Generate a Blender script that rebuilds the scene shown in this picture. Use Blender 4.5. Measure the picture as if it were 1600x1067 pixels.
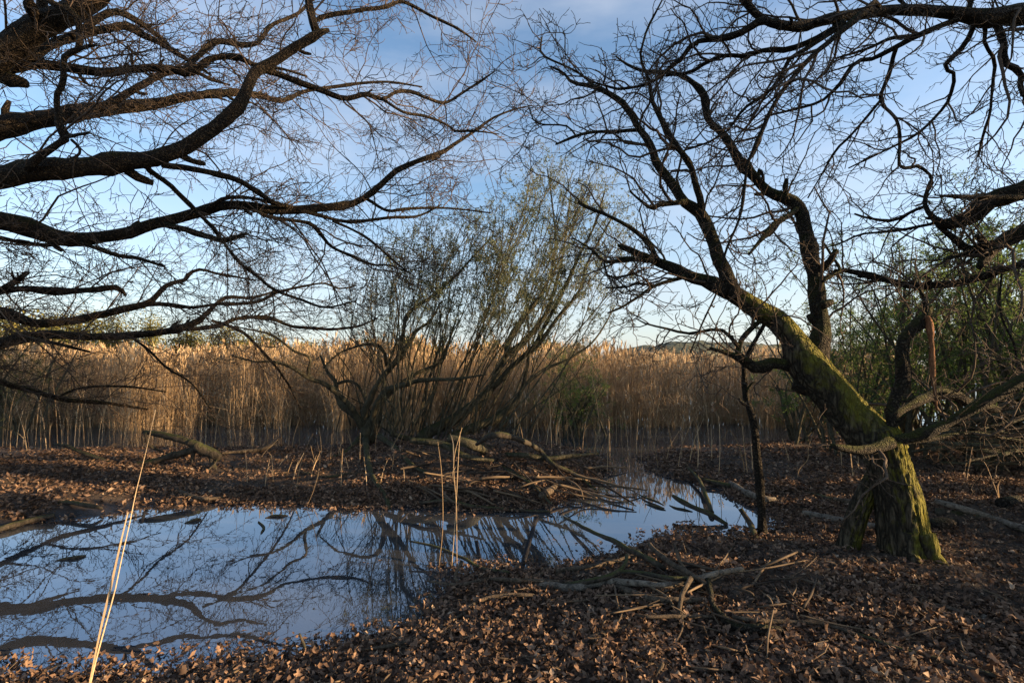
import bpy, math, random
import numpy as np
from math import radians

for o in list(bpy.data.objects):
    bpy.data.objects.remove(o)
scene = bpy.context.scene
COL = scene.collection
rng = np.random.default_rng(11)
random.seed(11)

# ------------------------------------------------------------------ camera
F = 1600 * 17.0 / 36.0            # focal length in photo pixels
HZ = 572.0                        # horizon row
CAMZ = 1.6
PITCH = math.atan((HZ - 533.5) / F)
cam_data = bpy.data.cameras.new('camera')
cam_data.lens = 17.0
cam_data.sensor_width = 36.0
cam_data.clip_start = 0.05
cam_data.clip_end = 6000
cam = bpy.data.objects.new('camera', cam_data)
cam.location = (0, 0, CAMZ)
cam.rotation_euler = (radians(90) + PITCH, 0, 0)
COL.objects.link(cam)
scene.camera = cam

# ------------------------------------------------------------------ sky and sun
SUN_EL = radians(11.0)
SUN_AZ = radians(100.0)           # clockwise from the viewing direction (+Y)
world = bpy.data.worlds.new('World')
scene.world = world
world.use_nodes = True
nt = world.node_tree
nt.nodes.clear()
w_out = nt.nodes.new('ShaderNodeOutputWorld')
w_bg = nt.nodes.new('ShaderNodeBackground')
w_sky = nt.nodes.new('ShaderNodeTexSky')
w_sky.sky_type = 'NISHITA'
w_sky.sun_disc = False
w_sky.sun_elevation = SUN_EL
w_sky.sun_rotation = SUN_AZ
w_sky.air_density = 1.0
w_sky.dust_density = 1.2
w_sky.ozone_density = 2.2
w_bg.inputs['Strength'].default_value = 0.110
# thin wisps of high cloud
w_tc = nt.nodes.new('ShaderNodeTexCoord')
w_map = nt.nodes.new('ShaderNodeMapping')
w_map.inputs['Scale'].default_value = (1.2, 1.2, 4.5)
w_map.inputs['Rotation'].default_value = (0.15, 0.25, 0.4)
w_no = nt.nodes.new('ShaderNodeTexNoise')
w_no.inputs['Scale'].default_value = 2.2
w_no.inputs['Detail'].default_value = 6
w_no.inputs['Roughness'].default_value = 0.55
w_ra = nt.nodes.new('ShaderNodeMapRange')
w_ra.inputs['From Min'].default_value = 0.38
w_ra.inputs['From Max'].default_value = 0.80
w_ra.inputs['To Max'].default_value = 0.5
w_mix = nt.nodes.new('ShaderNodeMixRGB')
w_mix.inputs['Color2'].default_value = (2.7, 2.8, 3.1, 1)
nt.links.new(w_tc.outputs['Generated'], w_map.inputs['Vector'])
nt.links.new(w_map.outputs['Vector'], w_no.inputs['Vector'])
nt.links.new(w_no.outputs['Fac'], w_ra.inputs['Value'])
nt.links.new(w_ra.outputs['Result'], w_mix.inputs['Fac'])
nt.links.new(w_sky.outputs['Color'], w_mix.inputs['Color1'])
# pale haze low over the horizon, the same all round
w_sep = nt.nodes.new('ShaderNodeSeparateXYZ')
w_hr = nt.nodes.new('ShaderNodeMapRange')
w_hr.interpolation_type = 'SMOOTHERSTEP'
w_hr.inputs['From Min'].default_value = -0.05
w_hr.inputs['From Max'].default_value = 0.40
w_hr.inputs['To Min'].default_value = 0.62
w_hr.inputs['To Max'].default_value = 0.0
w_hz = nt.nodes.new('ShaderNodeMixRGB')
w_hz.inputs['Color2'].default_value = (2.5, 2.6, 2.8, 1)
nt.links.new(w_tc.outputs['Generated'], w_sep.inputs[0])
nt.links.new(w_sep.outputs['Z'], w_hr.inputs['Value'])
nt.links.new(w_hr.outputs['Result'], w_hz.inputs['Fac'])
nt.links.new(w_mix.outputs['Color'], w_hz.inputs['Color1'])
nt.links.new(w_hz.outputs['Color'], w_bg.inputs['Color'])
nt.links.new(w_bg.outputs['Background'], w_out.inputs['Surface'])

sun_data = bpy.data.lights.new('sun', 'SUN')
sun_data.energy = 5.0
sun_data.angle = radians(0.6)
sun_data.color = (1.0, 0.70, 0.40)
sun = bpy.data.objects.new('sun', sun_data)
TO_SUN = np.array([math.sin(SUN_AZ) * math.cos(SUN_EL), math.cos(SUN_AZ) * math.cos(SUN_EL), math.sin(SUN_EL)])
from mathutils import Vector
sun.rotation_euler = Vector(TO_SUN).to_track_quat('Z', 'Y').to_euler()
sun.location = (30, -8, 12)
COL.objects.link(sun)

vs = scene.view_settings
vs.view_transform = 'Standard'
vs.look = 'None'
vs.gamma = 1.0
vs.use_curve_mapping = False
vs.exposure = 1.6
scene.cycles.max_bounces = 6
scene.cycles.use_denoising = True

# ------------------------------------------------------------------ helpers
def ray(px, py):
    x = (px - 800) / F
    z = -(py - 533.5) / F
    c, s = math.cos(PITCH), math.sin(PITCH)
    return np.array([x, c - s * z, s + c * z])

def at(px, py, d):
    """point seen at a photo pixel, d metres ahead of the camera"""
    r = ray(px, py)
    return np.array([0, 0, CAMZ]) + r * (d / r[1])

def g(px, py, z=0.0):
    """point of the level z seen at a photo pixel"""
    r = ray(px, py)
    return np.array([0, 0, CAMZ]) + r * ((z - CAMZ) / r[2])

def norm(v):
    return v / np.maximum(np.linalg.norm(v, axis=-1, keepdims=True), 1e-9)

_h = np.random.default_rng(5).random((64, 64, 64)).astype(np.float32)
def vnoise(p):
    p = np.asarray(p, dtype=np.float64)
    i = np.floor(p).astype(int)
    f = p - i
    f = f * f * (3 - 2 * f)
    r = 0
    for dx in (0, 1):
        for dy in (0, 1):
            for dz in (0, 1):
                w = (f[..., 0] if dx else 1 - f[..., 0]) * (f[..., 1] if dy else 1 - f[..., 1]) * (f[..., 2] if dz else 1 - f[..., 2])
                r = r + w * _h[(i[..., 0] + dx) % 64, (i[..., 1] + dy) % 64, (i[..., 2] + dz) % 64]
    return r

def fbm(p, octv=4):
    r, a = 0, 0.5
    for k in range(octv):
        r = r + a * vnoise(p * 2 ** k + 7.3 * k)
        a *= 0.5
    return r                                   # about 0..0.94, mean 0.47

def mesh_from(name, V, faces, smooth=True):
    """faces: list of int arrays, each (n,3) or (n,4)"""
    V = np.asarray(V, dtype=np.float32)
    me = bpy.data.meshes.new(name)
    me.vertices.add(len(V))
    me.vertices.foreach_set('co', V.ravel())
    faces = [np.asarray(f, dtype=np.int32) for f in faces if len(f)]
    idx = np.concatenate([f.ravel() for f in faces])
    tot = np.concatenate([np.full(len(f), f.shape[1], dtype=np.int32) for f in faces])
    me.loops.add(len(idx))
    me.loops.foreach_set('vertex_index', idx)
    me.polygons.add(len(tot))
    st = np.zeros(len(tot), dtype=np.int32)
    st[1:] = np.cumsum(tot)[:-1]
    me.polygons.foreach_set('loop_start', st)
    me.polygons.foreach_set('use_smooth', np.full(len(tot), smooth))
    me.update(calc_edges=True)
    return me

def link(name, me, mat=None, parent=None):
    o = bpy.data.objects.new(name, me)
    COL.objects.link(o)
    if mat is not None and me is not None and not me.materials:
        me.materials.append(mat)
    if parent is not None:
        o.parent = parent
        o.matrix_parent_inverse = parent.matrix_basis.inverted()   # children keep world coordinates
    return o

def tag(o, label=None, cat=None, group=None, kind=None):
    if label: o['label'] = label
    if cat: o['category'] = cat
    if group: o['group'] = group
    if kind: o['kind'] = kind
    return o

def thing(name, loc, label, cat, group=None):
    o = bpy.data.objects.new(name, None)
    o.empty_display_size = 0.2
    o.location = [float(c) for c in loc]
    COL.objects.link(o)
    bpy.context.view_layer.update() if False else None
    return tag(o, label, cat, group)

class Geo:
    def __init__(self):
        self.V, self.Q, self.T, self.n = [], [], [], 0
    def add(self, V, Q=None, T=None):
        V = np.asarray(V).reshape(-1, 3)
        self.V.append(V)
        if Q is not None and len(Q): self.Q.append(np.asarray(Q) + self.n)
        if T is not None and len(T): self.T.append(np.asarray(T) + self.n)
        self.n += len(V)
    def mesh(self, name, smooth=True):
        fs = []
        if self.Q: fs.append(np.concatenate(self.Q))
        if self.T: fs.append(np.concatenate(self.T))
        return mesh_from(name, np.concatenate(self.V), fs, smooth)

def tubes(geo, P, R, k=3, ref=None, cap=False, rough=0.0, rfreq=6.0):
    """P (n,m,3) polylines, R (n,m) radii"""
    P = np.asarray(P, float); R = np.asarray(R, float)
    if P.ndim == 2: P, R = P[None], R[None]
    n, m, _ = P.shape
    if n == 0: return
    T = np.empty_like(P)
    T[:, 1:-1] = P[:, 2:] - P[:, :-2]
    T[:, 0] = P[:, 1] - P[:, 0]
    T[:, -1] = P[:, -1] - P[:, -2]
    T = norm(T)
    if ref is None:
        main = norm(P[:, -1] - P[:, 0])
        rv = np.random.default_rng(3).normal(size=(n, 3))
        rv = norm(np.cross(main, rv))
    else:
        rv = np.tile(np.asarray(ref, float), (n, 1))
    N = norm(rv[:, None, :] - (T * rv[:, None, :]).sum(-1, keepdims=True) * T)
    B = np.cross(T, N)
    a = np.arange(k) * 2 * math.pi / k
    ring = np.cos(a)[None, None, :, None] * N[:, :, None, :] + np.sin(a)[None, None, :, None] * B[:, :, None, :]
    rr = np.repeat(R[:, :, None], k, 2)
    if rough > 0:
        pos = P[:, :, None, :] + ring * R[:, :, None, None]
        nz = fbm(pos * rfreq + 50, 3) - 0.45
        rr = rr * (1 + rough * nz * 2)
    V = P[:, :, None, :] + ring * rr[..., None]
    base = (np.arange(n) * m * k)[:, None, None] + (np.arange(m - 1) * k)[None, :, None]
    j = np.arange(k); j2 = (j + 1) % k
    Q = np.stack([base + j, base + j2, base + k + j2, base + k + j], -1).reshape(-1, 4)
    V = V.reshape(-1, 3)
    Tt = None
    if cap:
        cen = np.concatenate([P[:, 0] - T[:, 0] * R[:, :1] * 0.05, P[:, -1] + T[:, -1] * R[:, -1:] * 0.15])
        tt = []
        for i in range(n):
            b0 = i * m * k; b1 = b0 + (m - 1) * k
            for q in range(k):
                tt.append((n * m * k + i, b0 + (q + 1) % k, b0 + q))
                tt.append((n * m * k + n + i, b1 + q, b1 + (q + 1) % k))
        V = np.concatenate([V, cen]); Tt = np.array(tt)
    geo.add(V, Q, Tt)

def spline(pts, m):
    """Catmull-Rom through pts (n,c), resampled evenly to m"""
    p = np.asarray(pts, float)
    if len(p) == 2:
        t = np.linspace(0, 1, m)[:, None]
        return p[0] * (1 - t) + p[1] * t
    q = np.vstack([2 * p[0] - p[1], p, 2 * p[-1] - p[-2]])
    out = []
    for i in range(1, len(q) - 2):
        t = np.linspace(0, 1, 12, endpoint=False)[:, None]
        a, b, c, d = q[i - 1], q[i], q[i + 1], q[i + 2]
        out.append(0.5 * (2 * b + (c - a) * t + (2 * a - 5 * b + 4 * c - d) * t ** 2 + (3 * b - a - 3 * c + d) * t ** 3))
    out.append(p[-1:])
    o = np.vstack(out)
    s = np.r_[0, np.cumsum(np.linalg.norm(np.diff(o[:, :3], axis=0), axis=1))]
    u = np.linspace(0, s[-1], m)
    return np.stack([np.interp(u, s, o[:, c]) for c in range(o.shape[1])], 1)

def path(trace, d0, d1=None, wob=0.0, minr=0.002):
    """trace [(px,py,width px)...] -> control points (n,4) x,y,z,r with depth d0..d1"""
    d1 = d0 if d1 is None else d1
    n = len(trace)
    t = np.linspace(0, 1, n)
    out = []
    for i, (x, y, w) in enumerate(trace):
        d = d0 + (d1 - d0) * t[i] + (wob * math.sin(i * 1.7 + x * 0.05) if 0 < i < n - 1 else 0)
        # a round stem off the axis is drawn wider than F * w / d across the radial direction
        j0, j1 = max(i - 1, 0), min(i + 1, n - 1)
        tx, ty = trace[j1][0] - trace[j0][0], trace[j1][1] - trace[j0][1]
        rx, ry = x - 800, y - 533.5
        rl = math.hypot(rx, ry); c = 1 / math.sqrt(1 + (rl / F) ** 2)
        sn = abs(tx * ry - ty * rx) / (math.hypot(tx, ty) * rl + 1e-6)
        out.append(np.r_[at(x, y, d), max(minr, 0.5 * w * d / F / (1 + (1 / c - 1) * sn * sn))])
    return np.array(out)

def grow(par, dens, lmin, lmax, m, ang=(35, 75), wob=0.22, bias=(0, 0, 0.05), t0=0.12, t1=1.0, rr=0.55, rmin=0.0028, slim=0.011, seed=0, tipfrac=0.35):
    """children of parents; par list of (P,R). Returns P (n,m,3), R (n,m)"""
    r = np.random.default_rng(seed)
    PP, RR, L = [], [], []
    for P, R in par:
        PP.append(spline(np.c_[P, R], 16)); 
    A = np.array(PP)
    P, R = A[..., :3], A[..., 3]
    L = np.linalg.norm(np.diff(P, axis=1), axis=2).sum(1)
    return grow_b(P, R, L, dens, lmin, lmax, m, ang, wob, bias, t0, t1, rr, rmin, slim, r, tipfrac)

def grow_b(P, R, L, dens, lmin, lmax, m, ang, wob, bias, t0, t1, rr, rmin, slim, r, tipfrac=0.35):
    cnt = r.poisson(np.maximum(L * dens * np.clip(0.055 / R.mean(1), 0.22, 1.0), 0.01))
    idx = np.repeat(np.arange(len(P)), cnt)
    n = len(idx)
    mm = P.shape[1]
    t = t0 + (t1 - t0) * r.random(n) ** 0.85
    f = t * (mm - 1)
    i = np.minimum(f.astype(int), mm - 2)
    w = (f - i)[:, None]
    p = P[idx, i] * (1 - w) + P[idx, i + 1] * w
    tan = norm(P[idx, i + 1] - P[idx, i])
    rp = R[idx, i] * (1 - w[:, 0]) + R[idx, i + 1] * w[:, 0]
    per = norm(np.cross(tan, r.normal(size=(n, 3))))
    th = np.radians(ang[0] + (ang[1] - ang[0]) * r.random(n))[:, None]
    d = norm(np.cos(th) * tan + np.sin(th) * per + np.asarray(bias))
    ln = (lmin + (lmax - lmin) * r.random(n) ** 1.5) * (1 - 0.45 * t)
    out = np.empty((n, m, 3)); out[:, 0] = p
    for q in range(1, m):
        d = norm(d + wob * r.normal(size=(n, 3)) + np.asarray(bias) * 0.5)
        p = p + d * (ln / (m - 1))[:, None]
        out[:, q] = p
    r0 = np.clip(rp * rr, rmin, np.maximum(rmin, ln * slim))
    rad = r0[:, None] * np.linspace(1, tipfrac, m)[None, :]
    rad = np.maximum(rad, rmin * 0.75)
    keep = (np.linalg.norm(out - np.array([0, 0, CAMZ]), axis=2).min(1) > 1.7) & (out[..., 2].min(1) > 0.05)
    return out[keep], rad[keep]

def lens_(P):
    return np.linalg.norm(np.diff(P, axis=1), axis=2).sum(1)

def regrow(P, R, dens, lmin, lmax, m, seed, ang=(35, 75), wob=0.22, bias=(0, 0, 0.05), t0=0.1, rr=0.6, rmin=0.0028, slim=0.011):
    r = np.random.default_rng(seed)
    return grow_b(P, R, lens_(P), dens, lmin, lmax, m, ang, wob, bias, t0, 1.0, rr, rmin, slim, r)

# ------------------------------------------------------------------ materials
def new_mat(name):
    m = bpy.data.materials.new(name)
    m.use_nodes = True
    n = m.node_tree
    b = n.nodes['Principled BSDF']
    return m, n, b

def ramp(n, cols, src):
    r = n.nodes.new('ShaderNodeValToRGB')
    e = r.color_ramp.elements
    e[0].position, e[0].color = cols[0][0], (*cols[0][1], 1)
    e[1].position, e[1].color = cols[-1][0], (*cols[-1][1], 1)
    for p, c in cols[1:-1]:
        q = e.new(p); q.color = (*c, 1)
    n.links.new(src, r.inputs['Fac'])
    return r

def noise(n, scale, detail=5, rough=0.6, vec=None, dist=0.0):
    t = n.nodes.new('ShaderNodeTexNoise')
    t.inputs['Scale'].default_value = scale
    t.inputs['Detail'].default_value = detail
    t.inputs['Roughness'].default_value = rough
    t.inputs['Distortion'].default_value = dist
    if vec is not None: n.links.new(vec, t.inputs['Vector'])
    return t

def bark(name, dark, light, moss=None, moss_amt=0.5, scale=14.0, bump=0.6, stretch=0.35, moss_dir=(0, 0, 1), crack=0.0):
    m, n, b = new_mat(name)
    tc = n.nodes.new('ShaderNodeTexCoord')
    mp = n.nodes.new('ShaderNodeMapping')
    mp.inputs['Scale'].default_value = (1, 1, stretch)
    n.links.new(tc.outputs['Object'], mp.inputs['Vector'])
    n1 = noise(n, scale, 8, 0.68, mp.outputs['Vector'], 0.6)
    n2 = noise(n, scale * 4.5, 5, 0.6, mp.outputs['Vector'])
    r1 = ramp(n, [(0.36, dark), (0.62, light)], n1.outputs['Fac'])
    col = r1.outputs['Color']
    hgt = None
    if crack > 0:
        ds = n.nodes.new('ShaderNodeMixRGB'); ds.blend_type = 'ADD'; ds.inputs['Fac'].default_value = 0.12
        nd = noise(n, 9.0, 4, 0.6, mp.outputs['Vector'])
        n.links.new(mp.outputs['Vector'], ds.inputs['Color1']); n.links.new(nd.outputs['Color'], ds.inputs['Color2'])
        vo = n.nodes.new('ShaderNodeTexVoronoi'); vo.feature = 'DISTANCE_TO_EDGE'
        vo.inputs['Scale'].default_value = crack
        n.links.new(ds.outputs['Color'], vo.inputs['Vector'])
        ck = n.nodes.new('ShaderNodeMapRange'); ck.inputs['From Max'].default_value = 0.28
        n.links.new(vo.outputs['Distance'], ck.inputs['Value'])
        cm = n.nodes.new('ShaderNodeMixRGB'); cm.inputs['Color1'].default_value = (*[c * 0.7 for c in dark], 1)
        n.links.new(ck.outputs['Result'], cm.inputs['Fac']); n.links.new(col, cm.inputs['Color2'])
        col = cm.outputs['Color']; hgt = ck.outputs['Result']
    if moss is not None:
        ge = n.nodes.new('ShaderNodeNewGeometry')
        dt = n.nodes.new('ShaderNodeVectorMath'); dt.operation = 'DOT_PRODUCT'
        dt.inputs[1].default_value = moss_dir
        n.links.new(ge.outputs['Normal'], dt.inputs[0])
        nm = noise(n, 5.0, 6, 0.7, tc.outputs['Object'])
        ad = n.nodes.new('ShaderNodeMath'); ad.operation = 'MULTIPLY_ADD'
        n.links.new(dt.outputs['Value'], ad.inputs[0]); ad.inputs[1].default_value = 0.28
        n.links.new(nm.outputs['Fac'], ad.inputs[2])
        mr = n.nodes.new('ShaderNodeMapRange')
        mr.inputs['From Min'].default_value = 0.75 - moss_amt * 0.5
        mr.inputs['From Max'].default_value = 0.95 - moss_amt * 0.5
        n.links.new(ad.outputs[0], mr.inputs['Value'])
        mx = n.nodes.new('ShaderNodeMixRGB')
        rm = ramp(n, [(0.3, tuple(c * 0.55 for c in moss)), (0.75, moss)], n2.outputs['Fac'])
        n.links.new(mr.outputs['Result'], mx.inputs['Fac'])
        n.links.new(col, mx.inputs['Color1']); n.links.new(rm.outputs['Color'], mx.inputs['Color2'])
        col = mx.outputs['Color']
    n.links.new(col, b.inputs['Base Color'])
    b.inputs['Roughness'].default_value = 0.88
    b.inputs['Specular IOR Level'].default_value = 0.2
    am = n.nodes.new('ShaderNodeMath'); am.operation = 'MULTIPLY_ADD'
    n.links.new(n2.outputs['Fac'], am.inputs[0]); am.inputs[1].default_value = 0.35
    n.links.new(n1.outputs['Fac'], am.inputs[2])
    if hgt is not None:
        a2 = n.nodes.new('ShaderNodeMath'); a2.operation = 'MULTIPLY_ADD'; a2.inputs[1].default_value = 0.9
        n.links.new(hgt, a2.inputs[0]); n.links.new(am.outputs[0], a2.inputs[2]); am = a2
    bp = n.nodes.new('ShaderNodeBump')
    bp.inputs['Strength'].default_value = bump
    bp.inputs['Distance'].default_value = 0.045
    n.links.new(am.outputs[0], bp.inputs['Height'])
    n.links.new(bp.outputs['Normal'], b.inputs['Normal'])
    return m

def island_mat(name, cols, rough=0.8, transl=0.0, spec=0.2, vein=0.0):
    """colour varies from piece to piece of one mesh (or object to object)"""
    m, n, b = new_mat(name)
    ge = n.nodes.new('ShaderNodeNewGeometry')
    oi = n.nodes.new('ShaderNodeObjectInfo')
    ad = n.nodes.new('ShaderNodeMath'); ad.operation = 'ADD'
    n.links.new(ge.outputs['Random Per Island'], ad.inputs[0]); n.links.new(oi.outputs['Random'], ad.inputs[1])
    fr = n.nodes.new('ShaderNodeMath'); fr.operation = 'FRACT'
    n.links.new(ad.outputs[0], fr.inputs[0])
    r = ramp(n, cols, fr.outputs[0])
    nz = noise(n, 35.0, 4, 0.6)
    tc = n.nodes.new('ShaderNodeTexCoord'); n.links.new(tc.outputs['Object'], nz.inputs['Vector'])
    mr = n.nodes.new('ShaderNodeMapRange'); mr.inputs['To Min'].default_value = 0.6; mr.inputs['To Max'].default_value = 1.35
    n.links.new(nz.outputs['Fac'], mr.inputs['Value'])
    mu = n.nodes.new('ShaderNodeMixRGB'); mu.blend_type = 'MULTIPLY'; mu.inputs['Fac'].default_value = 1.0
    n.links.new(r.outputs['Color'], mu.inputs['Color1']); n.links.new(mr.outputs['Result'], mu.inputs['Color2'])
    n.links.new(mu.outputs['Color'], b.inputs['Base Color'])
    b.inputs['Roughness'].default_value = rough
    b.inputs['Specular IOR Level'].default_value = spec
    if transl > 0:
        tr = n.nodes.new('ShaderNodeBsdfTranslucent')
        n.links.new(mu.outputs['Color'], tr.inputs['Color'])
        ms = n.nodes.new('ShaderNodeMixShader'); ms.inputs['Fac'].default_value = transl
        out = n.nodes['Material Output']
        n.links.new(b.outputs[0], ms.inputs[1]); n.links.new(tr.outputs[0], ms.inputs[2])
        n.links.new(ms.outputs[0], out.inputs['Surface'])
    return m

M = {}
M['oak'] = bark('oak_bark', (0.020, 0.016, 0.011), (0.10, 0.076, 0.048), (0.055, 0.060, 0.014), 0.34, 26, 1.0, 1.0, crack=38)
M['oak_hero'] = bark('sunlit_mossy_oak_bark', (0.030, 0.025, 0.016), (0.155, 0.122, 0.076), (0.185, 0.170, 0.022), 0.74, 30, 1.0, 0.22, (0.8, -0.1, 0.25), crack=22)  # moss on the sun-facing side, its yellow raised to paint in sunlit glow
M['oak_left'] = bark('brown_oak_bark', (0.020, 0.015, 0.010), (0.11, 0.080, 0.048), (0.055, 0.055, 0.016), 0.30, 24, 1.0, 1.0, crack=34)
M['oak_limb'] = bark('mossy_limb_bark', (0.022, 0.018, 0.012), (0.11, 0.084, 0.052), (0.075, 0.078, 0.016), 0.5, 26, 1.0, 1.0, crack=38)
M['twig'] = bark('twig_bark', (0.040, 0.030, 0.022), (0.11, 0.078, 0.054), None, 0, 30, 0.1)
M['willow'] = bark('willow_bark', (0.030, 0.027, 0.018), (0.11, 0.098, 0.062), (0.055, 0.060, 0.020), 0.30, 20, 1.0)
M['willow_twig'] = bark('willow_twig_bark', (0.065, 0.062, 0.036), (0.15, 0.135, 0.08), None, 0, 30, 0.1)
M['dead'] = bark('dead_wood', (0.035, 0.028, 0.020), (0.15, 0.112, 0.075), None, 0, 30, 0.9)
M['dead_dark'] = bark('wet_dead_wood', (0.018, 0.015, 0.011), (0.075, 0.060, 0.043), (0.06, 0.065, 0.02), 0.3, 20, 0.6)
M['log'] = bark('grey_log_bark', (0.020, 0.016, 0.012), (0.095, 0.075, 0.055), (0.05, 0.05, 0.02), 0.25, 24, 1.0, 1.0, crack=30)
M['birch'] = bark('pale_log_bark', (0.055, 0.047, 0.037), (0.25, 0.21, 0.16), None, 0, 22, 0.9, 1.0)
M['red_bark'] = bark('torn_red_wood', (0.08, 0.035, 0.018), (0.26, 0.12, 0.055), None, 0, 26, 0.7)
M['stick'] = island_mat('dry_stick', [(0.0, (0.030, 0.022, 0.016)), (0.5, (0.080, 0.058, 0.038)), (1.0, (0.17, 0.12, 0.072))], 0.85)
M['leaf_dead'] = island_mat('dead_oak_leaf', [(0.0, (0.035, 0.024, 0.018)), (0.4, (0.115, 0.070, 0.046)), (0.75, (0.205, 0.125, 0.078)), (0.95, (0.27, 0.175, 0.112)), (1.0, (0.38, 0.28, 0.19))], 0.75, 0.12)
M['reed'] = island_mat('dry_reed', [(0.0, (0.30, 0.20, 0.105)), (0.5, (0.50, 0.35, 0.195)), (1.0, (0.66, 0.50, 0.31))], 0.7, 0.3)
M['leaf_willow'] = island_mat('young_willow_leaf', [(0.0, (0.085, 0.105, 0.055)), (0.6, (0.14, 0.165, 0.088)), (1.0, (0.21, 0.23, 0.13))], 0.6, 0.45)
M['leaf_green'] = island_mat('fresh_green_leaf', [(0.0, (0.075, 0.125, 0.03)), (0.6, (0.125, 0.19, 0.045)), (1.0, (0.19, 0.25, 0.07))], 0.55, 0.5)
M['leaf_far'] = island_mat('far_spring_leaf', [(0.0, (0.08, 0.085, 0.022)), (0.6, (0.14, 0.135, 0.032)), (1.0, (0.21, 0.17, 0.045))], 0.7, 0.2)

# wet humus ground
def ground_mat():
    m, n, b = new_mat('woodland_soil')
    tc = n.nodes.new('ShaderNodeTexCoord')
    n1 = noise(n, 3.0, 8, 0.7, tc.outputs['Object'])
    n2 = noise(n, 38.0, 6, 0.7, tc.outputs['Object'])
    mx = n.nodes.new('ShaderNodeMath'); mx.operation = 'MULTIPLY_ADD'
    n.links.new(n2.outputs['Fac'], mx.inputs[0]); mx.inputs[1].default_value = 0.7; 
    sb = n.nodes.new('ShaderNodeMath'); sb.operation = 'MULTIPLY'; sb.inputs[1].default_value = 0.45
    n.links.new(n1.outputs['Fac'], sb.inputs[0]); n.links.new(sb.outputs[0], mx.inputs[2])
    r = ramp(n, [(0.38, (0.018, 0.014, 0.011)), (0.58, (0.058, 0.041, 0.028)), (0.78, (0.12, 0.078, 0.048))], mx.outputs[0])
    ge = n.nodes.new('ShaderNodeNewGeometry')
    sx = n.nodes.new('ShaderNodeSeparateXYZ'); n.links.new(ge.outputs['Position'], sx.inputs[0])
    wet = n.nodes.new('ShaderNodeMapRange')          # wet mud just above the water line
    wet.inputs['From Min'].default_value = 0.02; wet.inputs['From Max'].default_value = 0.09
    n.links.new(sx.outputs['Z'], wet.inputs['Value'])
    mud = n.nodes.new('ShaderNodeMixRGB')
    mud.inputs['Color1'].default_value = (0.017, 0.014, 0.012, 1)
    n.links.new(wet.outputs['Result'], mud.inputs['Fac']); n.links.new(r.outputs['Color'], mud.inputs['Color2'])
    n.links.new(mud.outputs['Color'], b.inputs['Base Color'])
    rg = n.nodes.new('ShaderNodeMapRange'); rg.inputs['To Min'].default_value = 0.28; rg.inputs['To Max'].default_value = 0.92
    n.links.new(wet.outputs['Result'], rg.inputs['Value']); n.links.new(rg.outputs['Result'], b.inputs['Roughness'])
    b.inputs['Specular IOR Level'].default_value = 0.35
    bp = n.nodes.new('ShaderNodeBump'); bp.inputs['Strength'].default_value = 0.9; bp.inputs['Distance'].default_value = 0.03
    n.links.new(mx.outputs[0], bp.inputs['Height']); n.links.new(bp.outputs['Normal'], b.inputs['Normal'])
    return m
M['ground'] = ground_mat()

def water_mat():
    m, n, b = new_mat('still_pond_water')
    tc = n.nodes.new('ShaderNodeTexCoord')
    nz = noise(n, 1.3, 5, 0.6, tc.outputs['Object'])
    r = ramp(n, [(0.35, (0.030, 0.034, 0.040)), (0.7, (0.055, 0.056, 0.058))], nz.outputs['Fac'])
    n.links.new(r.outputs['Color'], b.inputs['Base Color'])
    b.inputs['Roughness'].default_value = 0.5
    b.inputs['Specular IOR Level'].default_value = 0.0
    gl = n.nodes.new('ShaderNodeBsdfGlossy'); gl.inputs['Roughness'].default_value = 0.01
    gl.inputs['Color'].default_value = (0.80, 0.87, 0.98, 1)
    fr = n.nodes.new('ShaderNodeFresnel'); fr.inputs['IOR'].default_value = 1.75
    fm = n.nodes.new('ShaderNodeMapRange'); fm.inputs['From Max'].default_value = 1.0
    fm.inputs['To Min'].default_value = 0.17; fm.inputs['To Max'].default_value = 1.0
    n.links.new(fr.outputs[0], fm.inputs['Value'])
    wv = noise(n, 5.0, 3, 0.5, tc.outputs['Object'])
    bp = n.nodes.new('ShaderNodeBump'); bp.inputs['Strength'].default_value = 0.02; bp.inputs['Distance'].default_value = 0.02
    n.links.new(wv.outputs['Fac'], bp.inputs['Height'])
    n.links.new(bp.outputs['Normal'], gl.inputs['Normal'])
    ms = n.nodes.new('ShaderNodeMixShader')
    n.links.new(fm.outputs['Result'], ms.inputs['Fac'])
    n.links.new(b.outputs[0], ms.inputs[1]); n.links.new(gl.outputs[0], ms.inputs[2])
    n.links.new(ms.outputs[0], n.nodes['Material Output'].inputs['Surface'])
    return m
M['water'] = water_mat()

# ------------------------------------------------------------------ terrain
def gp(lst):
    return np.array([g(x, y)[:2] for x, y in lst])

ISLAND = np.vstack([[(-30, 6.0)], [(-14, 5.2)], gp([(-60, 838), (0, 828), (60, 815), (160, 803), (215, 790), (300, 783), (350, 779), (420, 786), (480, 783), (560, 792), (640, 790), (720, 800), (800, 795), (860, 786), (905, 771), (942, 748), (950, 733), (938, 716), (900, 703), (840, 695), (760, 692), (650, 694), (540, 696), (440, 702), (300, 702), (100, 706), (0, 702), (-200, 700)]), [(-30, 9.0)]])
BANK = np.vstack([gp([(-300, 1075), (0, 1063), (120, 1058), (200, 1056), (330, 1046), (470, 1026), (560, 1002), (650, 976), (690, 946), (700, 920), (716, 897), (760, 893), (840, 890), (900, 882), (960, 868), (1000, 856), (1040, 842), (1090, 832), (1140, 838), (1200, 836), (1238, 820), (1215, 804), (1152, 786), (1128, 764), (1090, 750), (1040, 741), (1004, 727), (1012, 714), (1060, 702), (1130, 698), (1250, 690), (1400, 680), (1700, 668)]), [(40, 13), (80, 13), (80, -60), (-80, -60), (-80, 1.2), (-8, 1.9)]])

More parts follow.
